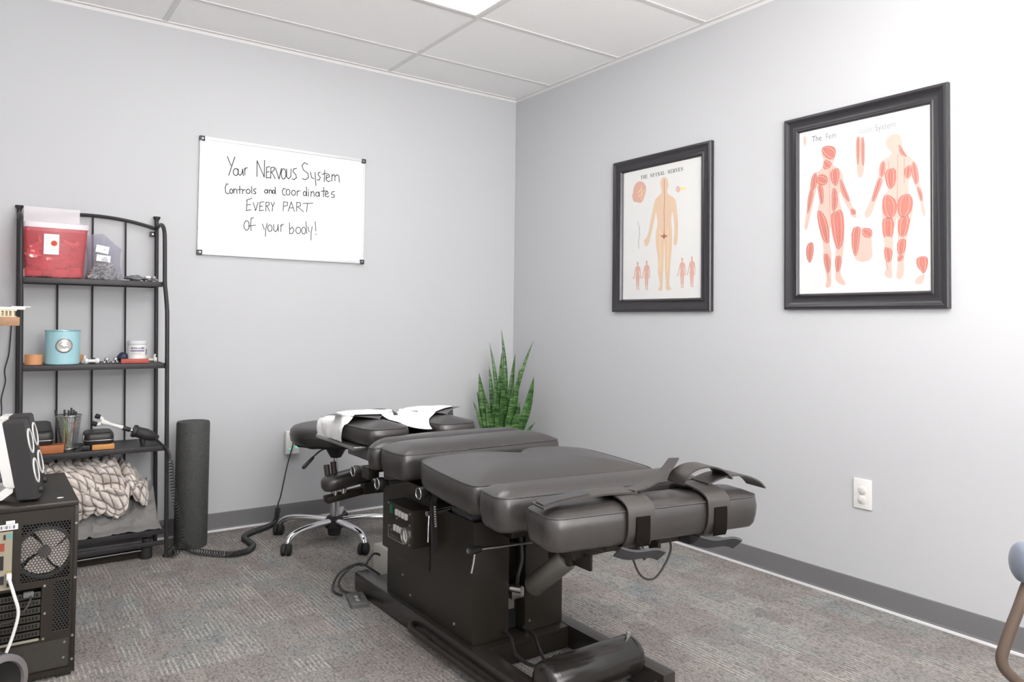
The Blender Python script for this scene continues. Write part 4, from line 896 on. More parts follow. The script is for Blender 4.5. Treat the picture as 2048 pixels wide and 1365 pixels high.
for lb, ltip, ht, dp_, wd, bow in leaves:
    mb = MB(); n = 16; R = []
    for i in range(n+1):
        t = i/n
        lat = lb*.55+(ltip-lb*.55)*t**1.15+bow*math.sin(t*PI)
        z = .305+(ht-.305)*t
        d = dp_*.6+dp_*.5*t
        w = wd*(.55+.75*t if t < .45 else .8875*(1-((t-.45)/.55)**1.9))+.0008
        c = Vector((px_, py_, z))+RV*lat-FV*d*-1
        tw = .25*math.sin(lb*40)+.5*t*math.sin(lb*77); ww = RV*math.cos(tw)+FV*math.sin(tw); nn = Vector((0, 0, 1)).cross(ww)
        dz = .30*w
        R.append([c-ww*w*.5-nn*dz, c+nn*.004*(1-t), c+ww*w*.5-nn*dz, c+ww*w*.48-nn*(dz+.003), c-nn*.0045, c-ww*w*.48-nn*(dz+.003)])
    mb.rings(R).build('leaf', LEAF, pt, True, 60)

# ------------------------------------------------------------------ baker's rack
rk = thing('etagere_rack', 'black metal four-tier shelf rack against the back wall', 'shelf rack', (-2.42, -.17, 0))
def lx(x, z): return x-.020*(z-.88)
XL, XR = -2.695, -2.138
ZS = [(1.2405, -.225), (.869, -.290), (.4965, -.295), (.125, -.305)]
def post(x, front):
    mb = MB()
    if front: pts = [(x, -.300, .004), (x, -.298, .55), (x, -.296, 1.05), (x, -.290, 1.12), (x, -.262, 1.19), (x, -.240, 1.235), (x, -.236, 1.30), (x, -.232, 1.44), (x, -.215, 1.485), (x, -.17, 1.512), (x, -.10, 1.518), (x, -.04, 1.512)]
    else: pts = [(x, -.032, .004), (x, -.032, .8), (x, -.032, 1.545)]
    pts = [(lx(p[0], p[2]), p[1], p[2]) for p in (spline(pts, 5) if front else pts)]
    o = mb.tube(pts, .0095, 10).build('front_post' if front else 'rear_post', RACK, rk)
    if not front:
        zt = 1.545; MB().lathe((lx(x, zt), -.032, zt-.004), (lx(x, zt), -.032, zt+.022), [(0, .0095), (.3, .0095), (.7, .016), (1, .0165)], 14).build('finial', RACK, o)
    else: MB().lathe((lx(x, 0), -.300, .0), (lx(x, 0), -.300, .012), [(0, .016), (.6, .015), (1, .011)], 12).build('foot', RUBBER, o)
for x in (XL, XR): post(x, True); post(x, False)
for z, yf in ZS:
    x0, x1 = lx(XL, z)+.006, lx(XR, z)-.006
    mb = MB(); mb.b2(x0, x1, yf+.004, -.036, z-.004, z+.002); 
    mb.b2(x0, x1, yf, yf+.010, z-.020, z+.003, bev=.002); mb.b2(x0, x1, -.042, -.034, z-.020, z+.003); mb.b2(x0, x0+.010, yf+.01, -.04, z-.018, z+.003); mb.b2(x1-.010, x1, yf+.01, -.04, z-.018, z+.003)
    mb.build('shelf', RACK, rk)
mb = MB(); mb.b2(lx(XL, .1)+.01, lx(XR, .1)-.01, -.30, -.29, .055, .075, bev=.002); mb.build('lower_rail', RACK, rk)
for x in (-2.556, -2.417, -2.280):
    mb = MB(); ztop = 1.545-.04*((x+2.43)/.28)**2; mb.tube([(lx(x, .10)+.008, -.028, .10), (lx(x, ztop)+.008, -.028, ztop)], .0042, 8).build('spindle', RACK, rk)
mb = MB(); pl = []
for i in range(17):
    t = i/16; x = lx(XL, 1.52)+(lx(XR, 1.52)-lx(XL, 1.52))*t; pl.append((x, -.030, 1.508+.040*(1-(2*t-1)**2)))
mb.tube(pl, .0085, 8).build('arched_top', RACK, rk)
mb = MB(); mb.b2(-2.178, -2.152, -.026, -.016, 1.470, 1.494, bev=.002); tb2 = mb.build('wall_bracket', RACK, rk)
MB().cyl((-2.166, -.026, 1.482), (-2.166, -.029, 1.482), .004, n=10).build('screw', STEEL, tb2)

def blob(c, r, sc3, seed, amt=.25, seg=16, rg=10):
    tmp = bmesh.new(); bmesh.ops.create_uvsphere(tmp, u_segments=seg, v_segments=rg, radius=1.0)
    for v in tmp.verts:
        k = 1+amt*noise.noise(v.co*1.7+Vector((seed*3.1, seed, 0))); v.co = Vector((v.co.x*sc3[0], v.co.y*sc3[1], max(-.9, v.co.z)*sc3[2]))*k*r
    return tmp

# --- top shelf
z1 = 1.2435
sb = thing('sharps_container', 'translucent red sharps bin with clear rim and open lid on the top shelf', 'sharps container', (-2.575, -.135, z1))
RED = clear_mat('red_plastic', (.80, .22, .25), .24, .25)
CLR = clear_mat('clear_plastic', (.90, .87, .90), .50, .25)
def tapered(mb, x0, x1, xb0, xb1, y0, y1, yb0, yb1, zb, zt, th, floor=True):
    def rr_(a, b, c, d, z, r=.012):
        cx, cy = (a+b)/2, (c+d)/2
        return [(cx+p[0], cy+p[1], z) for p in rrect((b-a)/2, (d-c)/2, r, 4)]
    R = [rr_(xb0+.01, xb1-.01, yb0+.01, yb1-.01, zb), rr_(xb0, xb1, yb0, yb1, zb+.006), rr_(x0, x1, y0, y1, zt), rr_(x0+th, x1-th, y0+th, y1-th, zt), rr_(xb0+th, xb1-th, yb0+th, yb1-th, zb+.006+th)]
    mb.rings(R)
mb = MB(); tapered(mb, -2.694, -2.458, -2.684, -2.470, -.212, -.060, -.200, -.070, z1, 1.458, .003); mb.build('bin', RED, sb, True, 50)
mb = MB()
R = []
for d, z in ((.0, 1.458), (-.004, 1.459), (-.004, 1.481), (.006, 1.484), (.014, 1.484), (.014, 1.458)):
    R.append([(-2.576+p[0], -.136+p[1], z) for p in rrect(.118-d, .076-d, .012, 4)])
mb.rings(R, True, False, False).build('rim', CLR, sb, True, 50)
mb = MB(); mb.box((-2.585, -.060, 1.522), (.215, .004, .085), Matrix.Rotation(math.radians(-6), 3, 'X'), .0015); mb.build('lid', CLR, sb)
mb = MB(); rnd = random.Random(3)
for k in range(46):
    c = (rnd.uniform(-2.66, -2.49), rnd.uniform(-.185, -.085), z1+.015+.16*rnd.random()**1.5)
    e = Matrix.Rotation(rnd.uniform(0, 3), 3, 'X') @ Matrix.Rotation(rnd.uniform(0, 3), 3, 'Z')
    if k % 3: mb.box(c, (rnd.uniform(.02, .06), rnd.uniform(.006, .012), rnd.uniform(.01, .03)), e, .002)
    else: mb.add(blob(c, .032, (1, .8, .8), k, .6), Matrix.Translation(c))
mb.build('waste', mat('waste_white', (.90, .82, .80), .6), sb, True, 40, kind='stuff')
mb = MB(); mb.b2(-2.622, -2.566, -.2135, -.2115, 1.345, 1.432); la = mb.build('warning_label', PAPER, sb, False)
mb = MB(); f = lambda u, v: (u, -.2142, v)
poly(mb, [(-2.5845+.0125*math.cos(a*PI/12), 1.393+.0125*math.sin(a*PI/12)) for a in range(24)], f); mb.build('hazard_disc', mat('hazard_orange', (.80, .10, .02), .5), la, False)
mb = MB(); f2 = lambda u, v: (u, -.2146, v)
for k in range(3):
    a0 = PI/2+k*2*PI/3; cx, cz = -2.5845+.0048*math.cos(a0), 1.393+.0048*math.sin(a0)
    stroke(mb, [(cx+.0042*math.cos(a0+.6+a*(2*PI-1.2)/10), cz+.0042*math.sin(a0+.6+a*(2*PI-1.2)/10)) for a in range(11)], .0016, f2)
mb.build('hazard_symbol', INK, la, False, doubles=False)
mb = MB()
for z, a, b_ in ((1.425, .004, .048), (1.419, .004, .050), (1.412, .006, .044), (1.404, .004, .022), (1.398, .004, .020), (1.392, .004, .022), (1.386, .004, .019), (1.375, .022, .048), (1.366, .022, .046), (1.360, .022, .040)): stroke(mb, [(-2.622+a, z), (-2.622+b_, z)], .0016, f)
mb.build('label_print', GREYL, la, False, doubles=False)
# clear bag of grey material, with two paper slips
bg_ = thing('plastic_bag', 'clear crinkled plastic bag of grey crumbly pieces beside the red bin', 'bag', (-2.375, -.12, z1))
mb = MB(); nu, nv = 22, 18; G = []
for s in (-1, 1):
    gg = []
    for j in range(nv+1):
        t = j/nv; row = []
        for i in range(nu+1):
            u = i/nu*2-1
            wx = .078-.012*math.sin(t*PI*1.2)-.018*max(0, t-.55)
            x = -2.378+u*wx-.010*t; zz = z1+.004+t*(.212-.055*max(0, u)*t-.012*abs(u))
            th = (.045*(1-t)**.8+.008)*(1-u*u)**.5
            y = -.125+s*th+.010*noise.noise(Vector((x*30, zz*30, s*3)))*(1 if abs(u) < .98 else 0)+.02*t
            row.append(mb.v((x, y, zz)))
        gg.append(row)
    for a, b_ in zip(gg, gg[1:]):
        for i in range(nu): mb.face([a[i], a[i+1], b_[i+1], b_[i]])
    G.append(gg)
BAG = clear_mat('bag_film', (.66, .66, .74), .15, .10)
mb.build('film', BAG, bg_, True, 25, doubles=False)
mb = MB(); rnd = random.Random(5)
for k in range(330):
    t = rnd.random()**1.6; a = rnd.uniform(-1, 1)
    c = (-2.380+a*.066*(1-.6*t), -.125+rnd.uniform(-.032, .032)*(1-.8*t), z1+.010+t*.085)
    e = Matrix.Rotation(rnd.uniform(0, 3), 3, 'X') @ Matrix.Rotation(rnd.uniform(0, 3), 3, 'Z')
    mb.box(c, (rnd.uniform(.008, .018), rnd.uniform(.004, .008), rnd.uniform(.004, .01)), e)
mb.build('contents', mat('grey_pieces', (.46, .45, .41), .6, noise_amt=.6, noise_scale=80), bg_, False, kind='stuff')
for c, a, w_, h_ in (((-2.392, -.142, 1.385), -10, .052, .034), ((-2.388, -.152, 1.343), -6, .056, .030)):
    MB().box(c, (w_, .0012, h_), Matrix.Rotation(math.radians(-a), 3, 'Y') @ Matrix.Rotation(math.radians(-12), 3, 'X')).build('paper_slip', PAPER, bg_, False)
# small pieces at the right end of the top shelf
mb = MB(); c = (-2.262, -.165, z1+.0135); mb.add(blob(c, .031, (1.15, .7, .50), 2, .5, 24, 14), Matrix.Translation(c)); lone('putty_lump', mb, mat('grey_lump', (.16, .16, .17), .6, noise_amt=.3, bump=.4, bump_scale=120), 'dull grey crumpled lump at the right end of the top shelf', 'lump', (-2.262, -.165, z1))
for k, (x, y, lab) in enumerate(((-2.208, -.165, 'crumpled silver foil piece next to the grey lump on the top shelf'), (-2.178, -.160, 'crumpled silver foil piece closest to the right post on the top shelf'), (-2.303, -.185, 'flat silver foil scrap in front of the bag on the top shelf'))):
    mb = MB(); s_ = (1, .8, .8) if k < 2 else (1, .6, .2); mb.add(blob((0, 0, 0), .017, s_, 9+k*4, .9, 12, 8), Matrix.Translation((x, y, z1+.013*s_[2]/.8))); lone('foil_piece', mb, STEEL, lab, 'foil', (x, y, z1), 'silver foil pieces on the top shelf', False)

# --- second shelf
z2 = .8725
def tape(x, y, r, h, lab, colr, nm='tape_roll', grp=None):
    t = thing(nm, lab, 'tape roll', (x, y, z2), 0, grp)
    MB().lathe((x, y, z2), (x, y, z2+h), [(0, r*.62), (0, r), (1, r), (1, r*.62), (0, r*.62)], 32, False).build('tape', colr, t)
    MB().lathe((x, y, z2+.0005), (x, y, z2+h-.0005), [(0, r*.55), (0, r*.615), (1, r*.615), (1, r*.55), (0, r*.55)], 28, False).build('core', mat('cardboard', (.55, .45, .35), .8), t)
TAN = mat('tan_tape', (.62, .30, .14), .6, noise_amt=.08)
tape(-2.645, -.205, .033, .043, 'wide tan tape roll left of the light blue tin', TAN)
tape(-2.475, -.085, .026, .034, 'narrow tan tape roll peeking out behind the blue tin', TAN)
tn = thing('tin_canister', 'light blue metal tin with a round silver bird medallion on the second shelf', 'tin', (-2.541, -.205, z2))
BLUE = mat('pale_blue_enamel', (.34, .58, .64), .4, noise_amt=.04, noise_scale=30)
MB().lathe((-2.541, -.205, z2), (-2.541, -.205, z2+.145), [(0, .0), (0, .063), (.02, .066), (.97, .066), (.985, .068), (1, .068), (1, .064), (.03, .063), (.03, .0)], 48, False).build('body', BLUE, tn)
mb = MB(); mx, mz = -2.541, z2+.082
def onc(u, v, d): # point on the front of the tin
    a = u/.066; return Vector((-2.541+(.066+d)*math.sin(a+.02), -.205-(.066+d)*math.cos(a+.02), mz+v))
R = []
for r, d in ((.031, .0), (.031, .004), (.028, .006), (.026, .003), (.012, .003), (.002, .003)): R.append([onc(r*math.cos(a*PI/16), r*math.sin(a*PI/16), d) for a in range(32)])
md = mb.rings(R).build('medallion', mat('pewter', (.46, .45, .44), .38, metal=.8), tn)
mb = MB(); bp_ = [(-.017, .006), (-.010, .013), (-.004, .013), (.002, .008), (.012, .004), (.020, -.010), (.010, -.008), (.004, -.014), (-.006, -.013), (-.012, -.004)]
mb.rings([[onc(u*.95, v*.95, .003) for u, v in bp_], [onc(u*.85, v*.85, .0065) for u, v in bp_], [onc(u*.4, v*.4, .008) for u, v in bp_]]).build('bird_relief', mat('pewter_light', (.66, .65, .64), .35, metal=.7), md)
MB().lathe((-2.541, -.205, z2+.1435), (-2.541, -.205, z2+.1465), [(0, .0662), (0, .0685), (1, .0685), (1, .0662), (0, .0662)], 40, False).build('rim_ring', mat('rim_blue', (.30, .50, .56), .3, metal=.4), tn)
def spool(c, d, r, L, m, lab, nm, cat, grp=None):
    mb = MB(); c = Vector(c); d = Vector(d).normalized()
    mb.lathe(c-d*L/2, c+d*L/2, [(0, r*.5), (.04, r*.95), (.2, r), (.28, r*.62), (.5, r*.55), (.72, r*.62), (.8, r), (.96, r*.95), (1, r*.5)], 16)
    return lone(nm, mb, m, lab, cat, (c.x, c.y, z2), grp)
spool((-2.432, -.235, z2+.0125), (1, .15, 0), .0125, .060, WHITEP, 'white dumbbell-shaped plastic tip lying right of the blue tin', 'massage_tip', 'massage tip', 'massage tips on the second shelf')
mb = MB(); mb.lathe((-2.452, -.165, z2), (-2.452, -.165, z2+.034), [(0, .014), (.3, .012), (.5, .006), (1, .004)], 14); lone('massage_tip', mb, WHITEP, 'white cone-shaped tip standing just behind the white dumbbell tip', 'massage tip', (-2.452, -.165, z2), 'massage tips on the second shelf')
mb = MB(); mb.lathe((-2.418, -.155, z2), (-2.418, -.155, z2+.022), [(0, .012), (.5, .012), (1, .008)], 12); lone('massage_tip', mb, BLACKP, 'small black tip behind the white dumbbell tip', 'massage tip', (-2.418, -.155, z2), 'massage tips on the second shelf')
for x, lab in ((-2.372, 'left one of two shiny four-legged metal pieces on the second shelf'), (-2.338, 'right one of two shiny four-legged metal pieces on the second shelf')):
    mb = MB(); c = Vector((x, -.222, z2+.017)); mb.sphere(c, .0105, 12, 8)
    for a in range(4):
        d = Vector((math.cos(a*PI/2+.6), math.sin(a*PI/2+.6), -1.0)).normalized(); mb.lathe(c, c+d*.0215, [(0, .005), (.7, .004), (.8, .0055), (1, .0045)], 8)
    mb.lathe(c, c+Vector((0, 0, .014)), [(0, .005), (1, .004)], 8); lone('metal_tip', mb, CHROME, lab, 'metal tip', (x, -.222, z2), 'shiny metal tips')
b_t = thing('rubber_ball_tip', 'navy domed tip with a white band, left of the red box', 'massage tip', (-2.303, -.19, z2), 0, 'massage tips on the second shelf')
MB().sphere((-2.303, -.19, z2+.024), .0235, 20, 14).build('ball', mat('navy_rubber', (.02, .025, .05), .45), b_t)
MB().tube([(-2.303+.0232*math.cos(a*PI/16), -.19+.010-.0232*math.sin(a*PI/16)*.55, z2+.030+.0232*math.sin(a*PI/16)*.45) for a in range(32)], .0035, 6, True).build('band', WHITEP, b_t)
mb = MB(); mb.b2(-2.318, -2.207, -.262, -.232, z2, z2+.019, bev=.0015); rb_ = lone('small_box', mb, mat('red_card', (.42, .075, .05), .5, noise_amt=.25, noise_scale=40), 'flat dark red narrow box lying in front of the white jar', 'box', (-2.262, -.247, z2))
jx, jy, jr = -2.247, -.195, .0395
jr_t = thing('cream_jar', 'white screw-top jar printed SKIN-LUBE on the second shelf', 'jar', (jx, jy, z2))
MB().lathe((jx, jy, z2), (jx, jy, z2+.082), [(0, .0), (0, jr*.94), (.03, jr), (.97, jr), (1, jr*.92), (1, 0)], 40, False).build('body', WHITEP, jr_t)
MB().lathe((jx, jy, z2+.0822), (jx, jy, z2+.100), [(0, .0), (0, jr*.99), (.1, jr*1.02), (.9, jr*1.02), (1, jr*.96), (1, 0)], 40, False).build('lid', mat('jar_lid', (.70, .71, .74), .4), jr_t)
PUR = mat('print_purple', (.12, .09, .22), .5)
def wrap(tmp, name, zc, a0=-.08):
    for v in tmp.verts:
        a = a0+v.co.x/jr; zz = v.co.y
        v.co = Vector((jx+(jr+.0006)*math.sin(a), jy-(jr+.0006)*math.cos(a), zc+zz))
    MB().add(tmp).build(name, PUR, jr_t, False, doubles=False)
tx = text_bm('SKIN-LUBE', .0125, bold=.0005)
wrap(tx, 'printed_name', z2+.0655)
def wquad(name, x0, x1, y0, y1, zc):
    tmp = bmesh.new(); n = 10
    vs = [[tmp.verts.new((x0+(x1-x0)*i/n, y, 0)) for i in range(n+1)] for y in (y0, y1)]
    for i in range(n): tmp.faces.new([vs[0][i], vs[0][i+1], vs[1][i+1], vs[1][i]])
    wrap(tmp, name, zc)
wquad('printed_bar', -.031, .030, -.0026, .0026, z2+.054); wquad('printed_panel', .040, .052, -.014, .014, z2+.049)
wquad('printed_line', -.028, .014, -.0006, .0006, z2+.045); wquad('printed_line', -.028, .018, -.0006, .0006, z2+.039)
mb = MB(); c = Vector((-2.178, -.215, z2+.012)); mb.lathe(c+Vector((-.03, .01, 0)), c+Vector((.012, 0, 0)), [(0, .006), (.7, .006), (.75, .0125), (1, .011)], 14); mb.cyl(c+Vector((0, 0, .008)), c+Vector((.004, 0, .026)), .0045, n=10); lone('massage_tip', mb, mat('bone_plastic', (.68, .66, .60), .45), 'off-white T-shaped tip at the right end beside the white jar', 'massage tip', (-2.178, -.215, z2), 'massage tips on the second shelf')

# --- third shelf
z3 = .4995
def bookbox(name, lab, x0, x1, y0, y1, z0, h, m, cat): 
    mb = MB(); mb.b2(x0, x1, y0, y1, z0, z0+h, bev=.002); return lone(name, mb, m, lab, cat, ((x0+x1)/2, (y0+y1)/2, z0))
bookbox('wooden_block', 'long reddish brown wooden block under the big black case', -2.685, -2.530, -.278, -.212, z3, .034, mat('red_wood', (.36, .115, .035), .5, noise_amt=.2, noise_scale=40), 'block')
ca = thing('zip_case', 'large black leather case on the reddish block at the left of the third shelf', 'case', (-2.61, -.19, z3+.034))
mb = MB()
def softbox(mb, x0, x1, y0, y1, z0, z1_, r, sl=0.0):
    cx, cy = (x0+x1)/2, (y0+y1)/2; R = []
    hh = z1_-z0
    for d, t in ((.5, 0), (.15, .03), (0, .2), (0, .7), (.12, .9), (.35, .985), (.8, 1)):
        R.append([(cx+p[0], cy+p[1], z0+hh*t+(sl*(p[1]+(y1-y0)/2) if t > .5 else 0)) for p in rrect((x1-x0)/2-d*r, (y1-y0)/2-d*r, r, 5)])
    mb.rings(R)
softbox(mb, -2.690, -2.566, -.262, -.075, z3+.0345, z3+.090, .022, .16)
mb.build('case_body', mat('black_leather', (.020, .019, .019), .38, spec=.5, bump=.15, bump_scale=350), ca, True, 50)
MB().tube([(-2.628+p[0], -.1685+p[1], z3+.054) for p in rrect(.0630, .0945, .022, 5)], .002, 6, True).build('zipper', STEEL, ca)
pc_ = thing('pencil_cup', 'tapered wire mesh cup full of pens on the third shelf', 'pen cup', (-2.508, -.170, z3))
WM = mesh_cup_mat()
MB().lathe((-2.508, -.170, z3+.003), (-2.508, -.170, z3+.146), [(0, .035), (1, .051)], 40, False).build('mesh_wall', WM, pc_)
for z, r in ((z3+.146, .0512), (z3+.003, .0355)): MB().tube([(-2.508+r*math.cos(a*PI/18), -.170+r*math.sin(a*PI/18), z) for a in range(36)], .0022, 6, True).build('rim' if r > .04 else 'base_ring', STEEL, pc_)
MB().cyl((-2.508, -.170, z3), (-2.508, -.170, z3+.003), .034, n=28).build('base', STEEL, pc_)
pens = [(-.020, .0, -.050, .005, .150, 'ink', BLACKP, 'black marker leaning left in the mesh cup'), (-.012, -.018, .030, -.01, .105, 'pencil', mat('pencil_orange', (.75, .28, .10), .5), 'orange pencil leaning across the mesh cup'), (.016, -.015, -.020, -.012, .118, 'pencil', mat('pencil_green', (.20, .45, .10), .5), 'green pencil leaning left in the mesh cup'),
 (-.012, .008, -.014, .006, .085, 'pencil', mat('pencil_yellow', (.72, .60, .10), .5), 'short yellow pencil standing in the mesh cup'), (.004, .005, .012, .012, .155, 'pen', WHITEP, 'tallest white pen with a black cap in the mesh cup'), (.012, .0, .020, .0, .148, 'pen', WHITEP, 'white pen right of the tallest one in the mesh cup'), (-.002, -.006, .002, .018, .145, 'pen', STEEL, 'silver pen at the back of the mesh cup'), (.016, .012, .030, .012, .140, 'pen', mat('pen_blue', (.12, .16, .35), .4), 'slim blue pen at the right of the mesh cup'), (-.006, .016, -.014, .02, .148, 'pen', mat('pen_maroon', (.16, .03, .04), .4), 'dark maroon pen at the back left of the mesh cup')]
for dx, dy, tx_, ty_, hh, kd, m, lab in pens:
    p0 = Vector((-2.508+dx, -.170+dy, z3+.005)); p1 = Vector((-2.508+tx_, -.170+ty_, z3+hh*1.14)); nm = {'ink': 'marker', 'pencil': 'pencil', 'pen': 'pen'}[kd]
    t = thing(nm, lab, 'pen' if nm != 'pencil' else 'pencil', tuple(p0), 0, 'pens and pencils in the cup')
    MB().lathe(p0, p0+(p1-p0)*.82, [(0, .0015), (.05, .0035), (1, .0036)], 10).build('barrel', m, t)
    MB().lathe(p0+(p1-p0)*.80, p1, [(0, .0040), (.9, .0042), (1, .003)], 10).build('cap', BLACKP if nm != 'pencil' else m, t)
bookbox('wooden_block', 'short light orange wooden block under the small zipped pouch', -2.424, -2.338, -.272, -.215, z3, .022, mat('orange_wood', (.58, .27, .085), .5, noise_amt=.2, noise_scale=50), 'block')
zp_ = thing('zip_pouch', 'small black zipped pouch on the light orange block, third shelf', 'pouch', (-2.40, -.215, z3+.022))
mb = MB(); softbox(mb, -2.452, -2.338, -.268, -.150, z3+.0225, z3+.072, .022, .05); mb.build('pouch_body', MATS['black_leather'], zp_, True, 50)
MB().tube([(-2.395+p[0], -.209+p[1], z3+.040) for p in rrect(.0575, .0595, .022, 5)], .0017, 6, True).build('zipper', STEEL, zp_)
MB().box((-2.453, -.225, z3+.05), (.006, .02, .02), None, .002).build('zip_pull', STEEL, zp_)
MB().ribbon(spline([(-2.445, -.235, z3+.035), (-2.463, -.262, z3+.012), (-2.470, -.274, z3+.003)], 4), (.008, .004, 0), None, .003).build('loop_cord', BLACKP, zp_)
MB().box((-2.445, -.235, z3+.011), (.030, .05, .020), None, .004).build('pouch_flap', BLACKP, zp_)

# corded adjusting tool
td = Vector((-2.405, -.205, z3+.122)); te = Vector((-2.165, -.215, z3+.030)); ad = (te-td).normalized()
ti = thing('adjusting_tool', 'black handheld adjusting tool with a white forked head on the third shelf', 'hand tool', (-2.24, -.21, z3))
side = Vector((.25, .0, 1)); side = (side-ad*side.dot(ad)).normalized()
f0 = td+ad*.022
mb = MB(); mb.lathe(f0, td+ad*.115, [(0, .0135), (.15, .012), (.4, .0075), (.85, .0085), (1, .0095)], 16)
for s in (-1, 1): mb.tube([f0+ad*.006, f0+side*.013*s-ad*.003, f0+side*.017*s-ad*.012], [.009, .0085, .008], 10)
fk = mb.build('forked_head', WHITEP, ti)
for s in (-1, 1): MB().lathe(f0+side*.017*s-ad*.011, f0+side*.017*s-ad*.032, [(0, .0085), (.2, .0105), (.9, .0105), (1, .008)], 14).build('rubber_tip', RUBBER, fk)
MB().lathe(td+ad*.112, td+ad*.148, [(0, .0085), (.1, .0105), (.9, .0105), (1, .008)], 14).build('collar', BLACKP, ti)
mb = MB(); mb.cyl(td+ad*.145, td+ad*.165, .005, n=10); mb.build('shaft', CHROME, ti)
mb = MB(); mb.lathe(td+ad*.158, td+ad*.272, [(0, .014), (.0, .027), (.10, .029), (.14, .026), (.2, .024), (.5, .0265), (.7, .023), (.9, .015), (1, .010)], 24); mb.cyl(td+ad*.20+Vector((0, 0, -.02)), td+ad*.205+Vector((0, 0, -.047)), .012, n=12); mb.build('handle', BLACKP, ti)
MB().box((-2.170, -.20, z3+.036), (.018, .02, .016), Matrix.Rotation(.4, 3, 'Y'), .003).build('strain_clip', WHITEP, ti)
# coiled lead, from the tool down the rack post to the floor and the outlet
hose = spline([(-2.168, -.225, z3+.026), (-2.150, -.275, z3+.006), (-2.128, -.325, z3-.020), (-2.121, -.336, .44)], 6)
cc = thing('coiled_cord', 'black coiled cord running from the shelf tool across the carpet to the outlet', 'cord', (-2.0, -.3, 0))
MB().tube(hose, .0055, 8).build('lead', CORD, cc)
def coil(path, R0, wire, pitch, nseg=9):
    P = spline(path, 14); L = [0]
    for a, b_ in zip(P, P[1:]): L.append(L[-1]+(b_-a).length)
    total = L[-1]; turns = total/pitch; N = int(turns*nseg); pts = []; u = None; k = 0
    for i in range(N+1):
        s_ = total*i/N
        while k < len(L)-2 and L[k+1] < s_: k += 1
        t = (s_-L[k])/max(1e-9, L[k+1]-L[k]); c = P[k].lerp(P[k+1], t); d = (P[k+1]-P[k]).normalized()
        u = d.orthogonal().normalized() if u is None else (u-d*u.dot(d)).normalized()
        w = d.cross(u); a = 2*PI*i/nseg; pts.append(c+(u*math.cos(a)+w*math.sin(a))*R0)
    return pts
MB().tube(coil([(-2.121, -.338, .44), (-2.112, -.340, .36), (-2.100, -.342, .27), (-2.086, -.345, .19), (-2.070, -.345, .13), (-2.066, -.35, .075), (-2.085, -.36, .035)], .0105, .002, .0135, 11), .0020, 5).build('coil', CORD, cc)
MB().tube(coil([(-2.085, -.36, .032), (-2.105, -.33, .018), (-2.090, -.265, .018), (-2.055, -.262, .030), (-2.030, -.31, .025), (-2.005, -.352, .018), (-1.960, -.405, .016), (-1.905, -.462, .016)], .0130, .003, .0130, 12), .0022, 5).build('coil', CORD, cc)
MB().tube(coil([(-1.905, -.462, .016), (-1.86, -.478, .016), (-1.81, -.465, .016), (-1.765, -.405, .016), (-1.762, -.325, .016), (-1.762, -.245, .016), (-1.720, -.185, .016), (-1.66, -.145, .016), (-1.60, -.105, .016), (-1.553, -.062, .020), (-1.537, -.048, .06), (-1.535, -.046, .085)], .0115, .003, .0058, 9), .0023, 5).build('ribbed_sleeve', CORD, cc)
MB().tube(spline([(-1.535, -.046, .085), (-1.531, -.040, .11), (-1.519, -.042, .15), (-1.492, -.05, .30), (-1.466, -.052, .40), (-1.456, -.044, .445), (-1.455, -.036, .448)], 8), .0032, 6).build('lead', CORD, cc)

